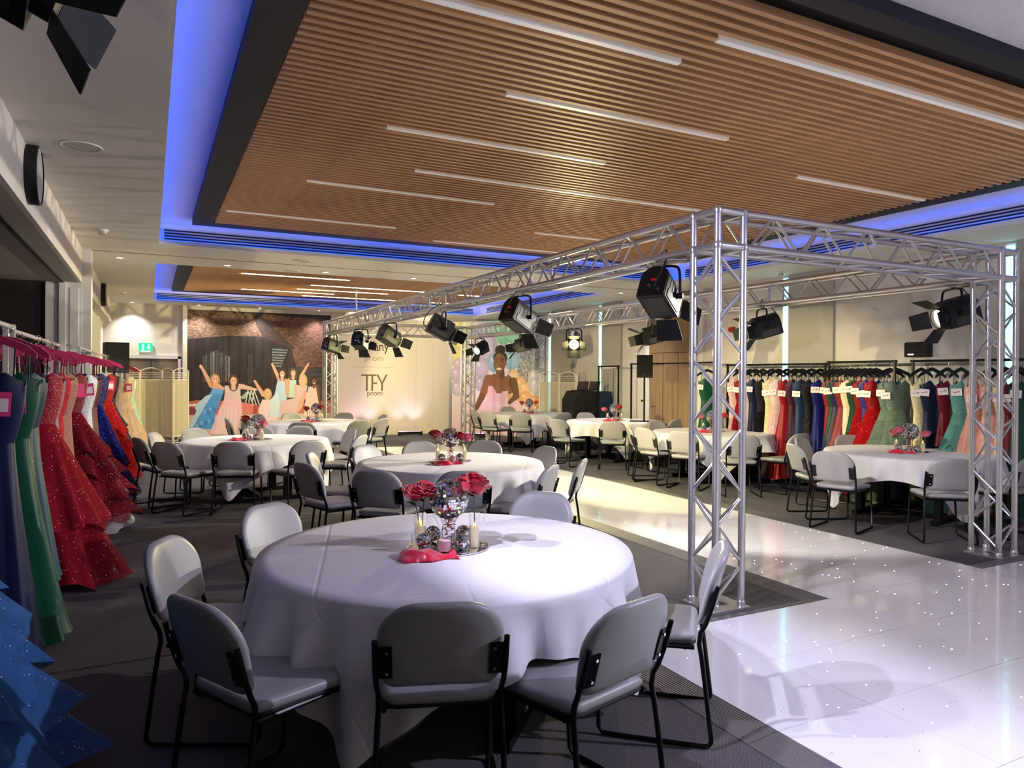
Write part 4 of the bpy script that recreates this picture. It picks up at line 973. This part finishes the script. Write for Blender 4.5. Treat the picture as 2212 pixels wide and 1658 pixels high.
#@@PART4
# ================================================================= PRINTED BACKDROPS (flat prints painted cell by cell)
class Canvas:
    def __init__(s, x0, x1, y0, y1, step):
        s.x = np.arange(x0, x1+step, step); s.y = np.arange(y0, y1+step, step)
        s.X, s.Y = np.meshgrid(s.x, s.y); s.c = np.zeros(s.X.shape+(3,)); s.rg = np.random.RandomState(4)
        s.ext = (x0, x1, y0, y1)
    def put(s, mask, c, a=1.0):
        c = np.array(lin(c)); m_ = mask.astype(float)[..., None]*a; s.c = s.c*(1-m_)+c*m_
    def poly(s, pts, c, a=1.0):
        ins = np.zeros(s.X.shape, bool); n_ = len(pts)
        for i in range(n_):
            (xa, ya), (xb, yb) = pts[i], pts[(i+1) % n_]
            if ya == yb: continue
            cond = ((ya > s.Y) != (yb > s.Y)) & (s.X < (xb-xa)*(s.Y-ya)/(yb-ya)+xa); ins ^= cond
        s.put(ins, c, a); return ins
    def ell(s, cx, cy, rx, ry, c, a=1.0):
        m_ = ((s.X-cx)/rx)**2+((s.Y-cy)/ry)**2 < 1; s.put(m_, c, a); return m_
    def ball(s, cx, cy, r, c, ry=None):
        ry = ry or r; d = ((s.X-cx)/r)**2+((s.Y-cy)/ry)**2; m_ = d < 1; b_ = np.array(lin(c))
        s.c[m_] = b_
        s.c[m_] *= (1.05-.28*d[m_])[:, None]
        hl = (((s.X-cx+.3*r)/r)**2+((s.Y-cy+.35*ry)/ry)**2) < .05; s.c[hl & m_] = s.c[hl & m_]*.6+.4
    def seg(s, p, q, w0, w1, c):
        p, q = np.array(p, float), np.array(q, float); d = q-p; L2 = d@d
        t_ = np.clip(((s.X-p[0])*d[0]+(s.Y-p[1])*d[1])/L2, 0, 1); dist = np.hypot(s.X-p[0]-t_*d[0], s.Y-p[1]-t_*d[1])
        s.put(dist < w0+(w1-w0)*t_, c)
    def tex(s, mask, sx, sy, amp, rot=0):
        r = s.rg.rand(400, 400); Xr = s.X*cos(rot)+s.Y*sin(rot); Yr = -s.X*sin(rot)+s.Y*cos(rot)
        v = r[(np.floor(Yr/sy).astype(int)) % 400, (np.floor(Xr/sx+7*r[(np.floor(Yr/sy).astype(int)) % 400, 3]).astype(int)) % 400]
        s.c[mask] *= (1-amp+2*amp*v[mask])[:, None]
    def mesh(s, name, P):                      # P(u,v) -> 3d point, u left-right, v top-bottom
        h, w_ = s.X.shape; x0, x1, y0, y1 = s.ext
        vs = [P((s.x[i]-x0)/(x1-x0), (s.y[j]-y0)/(y1-y0)) for j in range(h) for i in range(w_)]
        fs = [(j*w_+i, (j+1)*w_+i, (j+1)*w_+i+1, j*w_+i+1) for j in range(h-1) for i in range(w_-1)]
        me = bpy.data.meshes.new(name); me.from_pydata(vs, [], fs)
        at = me.color_attributes.new('print', 'FLOAT_COLOR', 'POINT')
        at.data.foreach_set('color', np.concatenate([np.clip(s.c, 0, 1), np.ones((h, w_, 1))], 2).ravel())
        me.materials.append(M_print); me.update(); return me
M_print = mat('printed_vinyl', 'ffffff', .6)
n, L, b = nodes_of(M_print); vc = n.new('ShaderNodeVertexColor'); vc.layer_name = 'print'; L.new(vc.outputs['Color'], b.inputs['Base Color'])

def woman(cv, hx, hy, hr, hair, skin, hairlen=1.6, bun=False):
    if not bun: cv.ell(hx, hy+hr*.5, hr*1.15, hr*hairlen, hair)
    cv.seg((hx, hy+hr*.8), (hx, hy+hr*1.8), hr*.42, hr*.5, skin)
    cv.ell(hx, hy-hr*.1, hr*1.0, hr*1.15, hair); cv.ell(hx, hy+hr*.15, hr*.72, hr*.98, skin)
    cv.ell(hx-hr*.28, hy+hr*.05, hr*.13, hr*.07, '2a1c18'); cv.ell(hx+hr*.28, hy+hr*.05, hr*.13, hr*.07, '2a1c18')
    cv.ell(hx, hy+hr*.62, hr*.3, hr*.11, 'f6efe8'); cv.ell(hx, hy+hr*.72, hr*.3, hr*.06, 'b04a4a')
# ---- barn mural (coordinates: 5.18 px per photo pixel)
cv = Canvas(130, 1740, 145, 1615, 5)
cv.c[:] = lin('2a2024')
bm_ = cv.Y > 430; cv.tex(bm_, 34, 400, .5); cv.tex(bm_, 9, 60, .25)
m_ = cv.poly([(130, 145), (820, 160), (950, 425), (560, 430), (130, 475)], '6e5648'); cv.tex(m_, 26, 9, .55, .05)
m_ = cv.poly([(900, 160), (1740, 205), (1740, 785), (1330, 785), (1270, 560), (1310, 560)], '6a4a40'); cv.tex(m_, 30, 10, .5, .03)
m_ = cv.poly([(810, 160), (905, 165), (1320, 560), (1290, 575), (940, 430)], '3c3030'); cv.tex(m_, 20, 14, .3, .8)
for k in range(11):
    x = 290+k*27; c = ['4c4644', '5d5856', '3c3634', '6b6a6a', '7d7f82', '56504e'][k % 6]
    m_ = cv.poly([(x, 600+abs(5-k)*14), (x+22, 600+abs(5-k)*14), (x+20, 960), (x+2, 960)], c, .8); cv.tex(m_, 6, 40, .35)
for k in range(2): cv.poly([(780+k*26, 640), (800+k*26, 640), (800+k*26, 960), (782+k*26, 1000)], '4a403a', .7)
for k in range(7):
    y = 565+k*32; cv.poly([(1050, y), (1230-k*12, y+8), (1225-k*12, y+24), (1050, y+18)], '7c8288', .8)
m_ = cv.poly([(1240, 792), (1740, 785), (1740, 1150), (1240, 1150)], '40383a'); cv.tex(m_, 200, 26, .3)
cv.poly([(130, 1185), (250, 1165), (700, 1190), (1000, 1260), (1740, 1180), (1740, 1420), (130, 1420)], 'c0685e')
cv.poly([(130, 1215), (300, 1200), (300, 1222), (130, 1238)], 'e8d8d4'); cv.poly([(130, 1250), (300, 1240), (300, 1330), (130, 1330)], '7c4040')
cv.poly([(130, 1340), (1740, 1340), (1740, 1620), (130, 1620)], 'c9b8ae')
cv.poly([(690, 1195), (880, 1225), (860, 1330), (700, 1330)], 'e07f74'); cv.poly([(850, 1225), (890, 1235), (870, 1330), (830, 1330)], 'b04848')
cv.poly([(690, 1150), (760, 1080), (800, 1080), (740, 1160)], 'aab5a4')
# figure in blue
cv.seg((280, 790), (385, 1000), 14, 26, 'd9a48a'); cv.ell(272, 785, 16, 22, 'e0ac92')
cv.poly([(400, 1020), (515, 1045), (500, 1130), (470, 1200), (430, 1330), (400, 1500), (150, 1480), (200, 1380), (330, 1180)], '4f97e0')
cv.poly([(400, 1095), (330, 1120), (210, 1230), (230, 1290), (150, 1470), (190, 1480), (320, 1230)], 'b6d2ea')
for (x, y) in ((330, 1280), (300, 1400), (390, 1250), (380, 1380), (250, 1440)): cv.poly([(x, y), (x+60, y+18), (x+25, y+70)], '3f80cc'); cv.poly([(x-30, y), (x, y+8), (x-20, y+60)], '86b8ea')
woman(cv, 425, 925, 46, 'b98a58', 'e2ae94'); cv.poly([(385, 1010), (470, 985), (530, 1030), (515, 1060), (400, 1040)], 'dba88e'); cv.poly([(398, 1030), (518, 1048), (510, 1100), (400, 1090)], '6fa8e4')
# figure in pink
cv.poly([(540, 1010), (690, 1010), (700, 1120), (720, 1330), (640, 1570), (370, 1550), (450, 1330), (520, 1160)], 'efc3cf')
cv.poly([(530, 1005), (700, 1000), (690, 1150), (530, 1160)], 'dcc6c0'); cv.seg((700, 1010), (870, 1050), 30, 12, 'e0b8a8')
for k in range(5): cv.poly([(480+40*k, 1250), (500+40*k, 1250), (470+46*k, 1560), (430+46*k, 1560)], 'f6dbe2', .6)
woman(cv, 622, 945, 50, '5a3428', 'e2b49c', 2.0)
for x in (780, 815, 850): cv.seg((x, 1060), (x-25, 1200), 5, 5, 'e8ece8'); cv.seg((x, 1060), (x+60, 1230), 5, 5, 'd8dcd8')
# small crouching figure
cv.seg((855, 950), (950, 1110), 13, 24, 'dfa98e'); cv.poly([(940, 1170), (1050, 1170), (1080, 1260), (1120, 1420), (890, 1430), (900, 1280)], 'f2d4de')
woman(cv, 1000, 1085, 40, 'd8b070', 'e4b298')
# figures on the car
cv.seg((1050, 750), (1130, 925), 13, 22, 'dca88e'); cv.poly([(1110, 950), (1220, 950), (1225, 1080), (1215, 1230), (1140, 1380), (1000, 1380), (1080, 1110)], 'bcd6ee')
cv.poly([(1020, 1180), (1110, 1080), (1140, 1200), (1120, 1380), (1030, 1380)], 'd6e4f2'); cv.seg((1205, 940), (1225, 1120), 18, 14, 'd8a48a'); woman(cv, 1165, 860, 38, '4a3028', 'e0ae96')
cv.poly([(1245, 940), (1330, 940), (1325, 1150), (1235, 1150)], 'bcdcca'); cv.seg((1240, 930), (1230, 1130), 15, 12, 'd8a48a'); woman(cv, 1292, 850, 36, '6a4a34', 'e2b098', 2.0)
cv.seg((1470, 740), (1385, 890), 11, 20, 'dca88e')
cv.poly([(1330, 1000), (1460, 1000), (1440, 1130), (1400, 1260), (1330, 1360), (1140, 1330), (1150, 1190), (1320, 1150)], 'dcbcc0'); cv.seg((1320, 1000), (1325, 1150), 18, 14, 'e0b096'); cv.seg((1430, 1100), (1345, 1310), 28, 16, 'e0a88c'); woman(cv, 1408, 925, 42, 'd2ac6c', 'e6b69c', 2.0)
cv.poly([(1475, 1020), (1570, 1010), (1590, 1130), (1640, 1370), (1420, 1370), (1440, 1150)], 'ecccc0'); cv.seg((1580, 1010), (1610, 1220), 20, 13, '6a4636'); woman(cv, 1540, 950, 38, '2a1c1a', '7a5240', .9)
o = thing('wall_mural', 'large printed mural of women in ball gowns before a dark barn', 'mural', (.80, YB-.004, 0))
ob('printed_sheet', cv.mesh('printed_sheet', lambda u_, v_: (u_*3.42, -.012, 3.13*(1-v_)+.0)), o)
ob('backing_board', MB().box(0, 3.42, -.011, .0, 0, 3.13), o, m=M_white, smooth=False)
# ---- white screen with lettering
o = thing('white_screen', 'tall cream presentation screen with brown lettering behind the catwalk', 'screen', (4.33, 18.42, 0))
M_scr = mat('cream_screen_fabric', 'ece4d6', .7, noise=.02)
pts = [(0, 0), (1.05, 0), (2.1, -.01), (2.55, -.05), (3.02, -.10)]
for i, (p, q) in enumerate(zip(pts, pts[1:])):
    ob('screen_panel', MB().prismz([(p[0]+.002, p[1]), (q[0]-.002, q[1]), (q[0]-.002, q[1]+.04), (p[0]+.002, p[1]+.04)], 0, 3.06), o, m=M_scr, smooth=False)
M_let = mat('brown_lettering', '7a6450', .5); M_let2 = mat('pale_lettering', 'b9a68c', .6); M_let3 = mat('dark_lettering', '453a34', .5)
text('Tiffany', .36, o, (.94, -.006, 2.22), (pi/2, 0, 0), M_let3, sxx=.82)
text('prom', .21, o, (.94, -.006, 1.96), (pi/2, 0, 0), M_let2, sxx=1.15)
ob('lettering_rule', MB().box(.32, 1.56, -.004, .0, 1.787, 1.797), o, m=M_let2, smooth=False)
x = .60; tb = .045                                # the joined T F Y letters
def bar(pts_): return MB().prism(pts_, -.008, 0)
ob('letter_t', bar([(x, 1.60), (x+.40, 1.60), (x+.40, 1.56), (x+.17, 1.56), (x+.17, 1.17), (x+.125, 1.17), (x+.125, 1.56), (x, 1.56)]), o, m=M_let, smooth=False)
ob('letter_f', bar([(x+.27, 1.56), (x+.315, 1.56), (x+.315, 1.39), (x+.42, 1.39), (x+.42, 1.35), (x+.315, 1.35), (x+.315, 1.17), (x+.27, 1.17)]), o, m=M_let, smooth=False)
ob('letter_y', bar([(x+.40, 1.60), (x+.45, 1.60), (x+.555, 1.40), (x+.66, 1.60), (x+.71, 1.60), (x+.58, 1.36), (x+.58, 1.17), (x+.535, 1.17), (x+.535, 1.36)]), o, m=M_let, smooth=False)
text('prom', .185, o, (x+.36, -.006, 1.05), (pi/2, 0, 0), M_let, sxx=1.05)
# ---- balloon backdrop, set across the corner (3.95 px per photo pixel)
cv = Canvas(1145, 2015, 140, 1115, 3.5)
cv.c[:] = lin('e3dbe8')
g_ = np.clip((cv.Y-700)/400, 0, 1)[..., None]; cv.c = cv.c*(1-g_)+np.array(lin('ecc8dc'))*g_
sq = (cv.X > 1770) & (cv.Y < 690)
cv.put(sq, 'a9a6b0'); cv.tex(sq, 11, 15, .55)
for (x, y, r, c) in ((1170, 160, 90, 'dede96'), (1290, 190, 80, 'd6e0b0'), (1200, 330, 105, 'dada86'), (1190, 440, 80, 'd8d68c'), (1560, 200, 80, 'a4dccc'), (1640, 270, 70, '8fd8c0'), (1720, 240, 80, '96dcc6'), (1500, 200, 60, 'b0d8d0'),
   (1400, 200, 80, 'c4c8e6'), (1470, 360, 115, 'c4bce2'), (1310, 300, 60, 'cdc4e4'), (1560, 500, 75, '98c0ea'), (1640, 430, 70, '90bce8'), (1720, 480, 75, '9cc4ea'), (1430, 540, 80, 'c2b8e0'), (1340, 420, 70, 'c8c0e4'),
   (1210, 510, 50, 'c8bce0'), (1270, 520, 60, 'ccc2e4'), (1190, 600, 60, 'c6bade'), (1260, 640, 65, 'c8bee2'), (1330, 600, 60, 'cac0e2'), (1200, 720, 65, 'cabfe2'), (1430, 680, 60, 'b9b4de'), (1290, 740, 55, 'cfc6e6'),
   (1730, 620, 60, 'f0c8a8'), (1790, 690, 70, 'f2bd92'), (1750, 780, 70, 'f0b98c'), (1840, 720, 55, 'f0c49c'), (1930, 620, 58, 'd6d2e0'), (1945, 690, 68, 'd2cede'), (1850, 800, 60, 'eeb488'), (1930, 830, 60, 'f2b384')): cv.ball(x, y, r, c, r*1.08)
sk, skd = '8a5a3e', '6e4430'
cv.poly([(1380, 880), (1560, 800), (1800, 820), (1900, 900), (1960, 1115), (1250, 1115)], 'ecc4de')
for k in range(9): cv.poly([(1330+60*k, 900), (1350+60*k, 900), (1300+75*k, 1115), (1270+75*k, 1115)], 'f4dcec', .5)
cv.ell(1612, 390, 50, 42, '1c1416'); cv.ell(1612, 460, 66, 60, '1c1416')
cv.seg((1612, 540), (1615, 620), 36, 42, skd); cv.ell(1606, 500, 58, 82, sk)
cv.ell(1583, 485, 10, 5, '1a1010'); cv.ell(1630, 485, 10, 5, '1a1010'); cv.seg((1570, 468), (1594, 464), 3, 3, '1a1010'); cv.seg((1618, 464), (1644, 468), 3, 3, '1a1010')
cv.ell(1603, 518, 10, 7, skd); cv.ell(1602, 552, 24, 10, 'f6f0ea'); cv.ell(1602, 562, 24, 4, 'a04a48'); cv.ell(1668, 505, 7, 16, sk)
cv.poly([(1480, 620), (1560, 590), (1620, 640), (1690, 600), (1750, 650), (1720, 760), (1500, 760)], sk)
cv.seg((1500, 640), (1440, 790), 42, 30, sk); cv.seg((1440, 790), (1385, 890), 30, 22, skd); cv.seg((1735, 660), (1765, 780), 38, 28, skd); cv.seg((1765, 780), (1700, 835), 26, 16, skd)
cv.poly([(1500, 700), (1540, 698), (1595, 778), (1640, 740), (1690, 738), (1660, 830), (1480, 840)], 'ecb8cc')
cv.seg((1560, 610), (1600, 640), 3, 3, skd); cv.seg((1660, 610), (1625, 640), 3, 3, skd)
A_, B_ = Vector((7.36, 18.12, 0)), Vector((9.04, 16.0, 0)); dAB = (B_-A_)
o = thing('balloon_backdrop', 'tall printed backdrop of pastel balloons and a smiling woman in pink', 'backdrop', A_, atan2(dAB.y, dAB.x))
ob('printed_sheet', cv.mesh('printed_sheet', lambda u_, v_: (u_*dAB.length, -.004, .02+3.02*(1-v_))), o)
ob('backing_board', MB().box(0, dAB.length, -.003, .012, .02, 3.04), o, m=M_white, smooth=False)
ob('stand_bar', MB().box(0, dAB.length, .012, .04, 0, .03).box(0, .03, .012, .04, 0, 3.04).box(dAB.length-.03, dAB.length, .012, .04, 0, 3.04), o, m=M_alu, smooth=False)

# ================================================================= OTHER FURNISHINGS
def divider(pts, h, label):
    t = thing('room_divider', label, 'room divider', (pts[0][0], pts[0][1], 0))
    for (p, q) in zip(pts, pts[1:]):
        p, q = Vector((p[0]-pts[0][0], p[1]-pts[0][1], 0)), Vector((q[0]-pts[0][0], q[1]-pts[0][1], 0)); d = q-p; Ln = d.length; rz = atan2(d.y, d.x)
        fr = MB(); w_ = .016
        fr.box(0, w_*1.4, -.01, .01, .0, h-.07).box(Ln-w_*1.4, Ln, -.01, .01, 0, h-.07).box(0, Ln, -.01, .01, .25, .27).box(0, Ln, -.01, .01, h-.27, h-.25)
        fr.tube([(Ln*k/10, 0, h-.075+.065*sin(pi*k/10)) for k in range(11)], .011, 6)
        f = ob('panel_frame', fr, t, p, (0, 0, rz), m=M_screenwhite)
        for z in (h-.21, h-.165, h-.12): ob('slat', MB().box(w_, Ln-w_, -.004, .004, z, z+.012), f, m=M_screenwhite, smooth=False)
        for z in (.07, .12, .17): ob('slat', MB().box(w_, Ln-w_, -.004, .004, z, z+.012), f, m=M_screenwhite, smooth=False)
        wv = MB(); nx = max(6, int((Ln-.04)/.018))          # woven rope: over-and-under strands
        for i in range(nx):
            x = .025+(Ln-.05)*(i+.5)/nx
            wv.tube([(x, .005*(1 if (i+k) % 2 else -1), .27+(h-.54)*k/44) for k in range(45)], (Ln-.05)/nx*.46, 4, cap=False)
        stuff(ob('woven_infill', wv, f, m=M_rattan))
divider([(-.42, 16.62), (-.18, 17.0), (.24, 17.05), (.45, 16.72), (.76, 17.05)], 1.72, 'cream woven folding room divider hiding the back door')
divider([(8.62, 15.5), (8.95, 15.1), (8.74, 14.72), (8.98, 14.35), (8.76, 13.95)], 1.70, 'white woven folding room divider beside the balloon backdrop')
# draped booth with laptops
M_drape = mat('black_stretch_drape', '16140f', .85, noise=.1, nscale=8); M_drapelit = mat('window_lit_drape', '1a2c48', .85, noise=.1, nscale=8)  # blue copy of the drape: window light put into its colour
o = thing('booth', 'dark cloth-covered disc jockey booth with cut-off corners', 'booth', (8.05, 12.95, 0))
ob('front_drape', MB().prism([(0, 0), (.58, 0), (.58, 1.27), (.12, 1.27), (0, 1.08)], 0, .5), o, m=M_drape, smooth=False)
ob('side_drape', MB().prism([(.585, 0), (1.0, 0), (1.0, 1.05), (.93, 1.26), (.585, 1.26)], .0, .5), o, m=M_drapelit, smooth=False)
for i, (x, lb) in enumerate(((.25, 'left'), (.55, 'right'))):
    l = thing('laptop', 'open dark laptop on the booth, the %s one' % lb, 'laptop', (8.05+x, 13.15, 1.275), rad(8), 'laptops on the booth')
    ob('base', MB().box(-.15, .15, -.1, .1, 0, .015), l, m=M_blackmatte, smooth=False)
    ob('lid', MB().box(-.15, .15, -.004, .004, 0, .2), l, (0, -.1, .012), (rad(14), 0, 0), m=mat('laptop_lid', '4a3a38' if i == 0 else '26282a', .4), smooth=False)
# loudspeakers
def pa(name_lb, loc, rz, w_, d_, h, z, sub):
    t = thing('loudspeaker', name_lb, 'speaker', (loc[0], loc[1], z), rz)
    ob('cabinet', MB().prismz([(-w_/2, -d_/2), (w_/2, -d_/2), (w_*.36, d_/2), (-w_*.36, d_/2)], 0, h), t, m=M_blackmatte, smooth=False)
    ob('grille', MB().box(-w_*.46, w_*.46, -d_/2-.008, -d_/2, .03, h-.03), t, m=mat('speaker_mesh', '16161a', .6, bump=.4, bscale=300), smooth=False)
    ob('badge', MB().box(-.012, .012, -d_/2-.011, -d_/2-.008, .05, .065), t, m=M_chrome, smooth=False)
    ob('trim_line', MB().box(-w_*.46, w_*.46, -d_/2-.010, -d_/2-.007, .028, .033), t, m=M_chrome, smooth=False)
    s_ = thing('speaker_stand', 'black pole stand '+('on a bass cabinet before the oak door' if sub else 'beside the left gown racks'), 'stand', (loc[0], loc[1], 0), rz)
    if sub:
        ob('base_cabinet', MB().box(-.27, .27, -.25, .25, .0, .74), s_, m=M_blackmatte, smooth=False)
        ob('base_grille', MB().box(-.25, .25, -.258, -.25, .03, .71), s_, m=mat('speaker_mesh', '', 0), smooth=False)
        ob('pole', MB().lathe([(.018, .74), (.018, z)], 12), s_, m=M_blackmetal); ob('knob', MB().lathe([(.001, -.02), (.02, -.02), (.02, .02), (.001, .02)], 10, (-.045, 0, 1.13)), s_, m=M_blackmatte)
    else:
        ob('pole', MB().lathe([(.018, .12), (.018, z)], 12), s_, m=M_blackmetal)
        for k in range(3): ob('leg', MB().tube([(0, 0, .55), (.4*cos(k*2.1+.5), .4*sin(k*2.1+.5), .012)], .012, 8), s_, m=M_blackmetal)
pa('black loudspeaker on a pole beside the left gown racks', (-.50, 13.0), rad(18), .34, .34, .48, 1.60, False)
pa('black loudspeaker on a pole before the oak door', (8.42, 10.92+.1), rad(-35), .30, .30, .43, 1.57, True)
# exit sign, alarms, wall box
o = thing('exit_sign', 'green illuminated running-man exit sign above the back door', 'exit sign', (-.085, YB, 2.12))
ob('panel', MB().box(-.145, .145, -.05, -.02, 0, .18), o, m=M_exit, smooth=False); ob('mount', MB().box(-.12, .12, -.02, 0, -.04, .1), o, m=M_white, smooth=False)
pic = ob('pictogram', MB().prism([(-.07, .03), (-.03, .03), (-.03, .15), (-.07, .15)], -.053, -.05), o, m=M_exitw, smooth=False); pic['label'] = 'white running-man doorway mark'
ob('arrow', MB().prism([(.065, .03), (.105, .085), (.08, .085), (.08, .15), (.05, .15), (.05, .085), (.025, .085)], -.053, -.05), o, m=M_exitw, smooth=False)
ob('downlight', MB().box(-.1, .1, -.045, -.02, -.012, 0), o, m=M_exitw, smooth=False)
M_alarm = mat('alarm_red', 'b01414', .4)
for (p, rz, lb) in (((-.95, 12.9, 2.41), -pi/2, 'red fire alarm sounder on the far left wall'), ((XR, 9.4, 2.42), pi/2, 'red fire alarm sounder on the right wall behind the truss column')):
    o = thing('fire_alarm', lb, 'alarm', p, rz)
    ob('base', MB().box(-.05, .05, -.0, .03, -.05, .05), o, m=M_alarm, smooth=False); ob('sounder', MB().rings([[(.045*cos(2*pi*k/16), y, .045*sin(2*pi*k/16)) for k in range(16)] for y in (.03, .075, .08)], False, True), o, m=M_alarm)
o = thing('wall_box', 'black wall-mounted speaker box above the right-hand racks', 'speaker', (XR, 5.98, 1.97), pi/2)
ob('body', MB().prism([(-.15, -.095), (.15, -.095), (.15, .085), (.13, .10), (-.13, .10), (-.15, .085)], 0, .14), o, m=M_blackmatte, smooth=False); ob('badge', MB().box(.02, .1, .14, .143, -.07, -.055), o, m=M_alu, smooth=False)
ob('cable', MB().tube([(0, .01, -.095), (.0, .01, -.2)], .006, 6), o, m=M_white); ob('socket', MB().box(-.06, .06, 0, .012, -.17, -.12), o, m=M_white, smooth=False)
# projector
o = thing('projector', 'white ceiling projector on a drop pole near the far coffer', 'projector', (3.98, 15.3, 0))
ob('pole', MB().lathe([(.018, 2.96), (.018, ZP)], 12).lathe([(.05, ZP-.02), (.05, ZP)], 16), o, m=M_alu); ob('bracket', MB().box(-.08, .08, -.08, .08, 2.93, 2.96), o, m=M_alu, smooth=False)
ob('body', MB().prism([(-.2, 2.80), (.2, 2.80), (.21, 2.83), (.21, 2.9), (.18, 2.93), (-.18, 2.93), (-.21, 2.9), (-.21, 2.83)], -.16, .16), o, m=M_white, smooth=False)
ob('lens', MB().rings([[(.09+.04*cos(2*pi*k/16), y, 2.865+.04*sin(2*pi*k/16)) for k in range(16)] for y in (.16, .19)], False, True), o, m=M_black)
# floor uplighters washing the backdrops
for (x, y, rz, colr, lb) in ((6.15, 18.05, 0, (1, .45, .75), 'black floor light bar before the white screen'), (7.45, 16.9, -50, (1, .45, .85), 'black floor light bar behind the far truss column'), (4.9, 18.05, 0, (1, .5, .75), 'black floor light bar hidden behind the far left table')):
    o = thing('floor_light_bar', lb, 'light', (x, y, 0), rad(rz), 'floor light bars')
    ob('bar', MB().box(-.33, .33, -.04, .04, .03, .10), o, m=M_blackmatte, smooth=False); ob('lens_strip', MB().box(-.3, .3, -.02, .03, .10, .104), o, m=mat('led_bar_lens', 'ffd0e8', .3, emit='ff9ad0', es=4), smooth=False)
    for s_ in (-1, 1): ob('foot', MB().box(s_*.3-.03, s_*.3+.03, -.06, .06, 0, .03), o, m=M_blackmatte, smooth=False)
    n_ = Vector((-sin(rad(rz)), cos(rad(rz)), 0))
    for s_ in (-.22, .22):
        p = Vector((x, y, .13))+Vector((cos(rad(rz)), sin(rad(rz)), 0))*s_; lamp_spot('uplight_lamp', p, p+n_*.33+Vector((0, 0, .9)), 14, colr if s_ < 0 else (.75, .7, 1), 75, .9, .04)
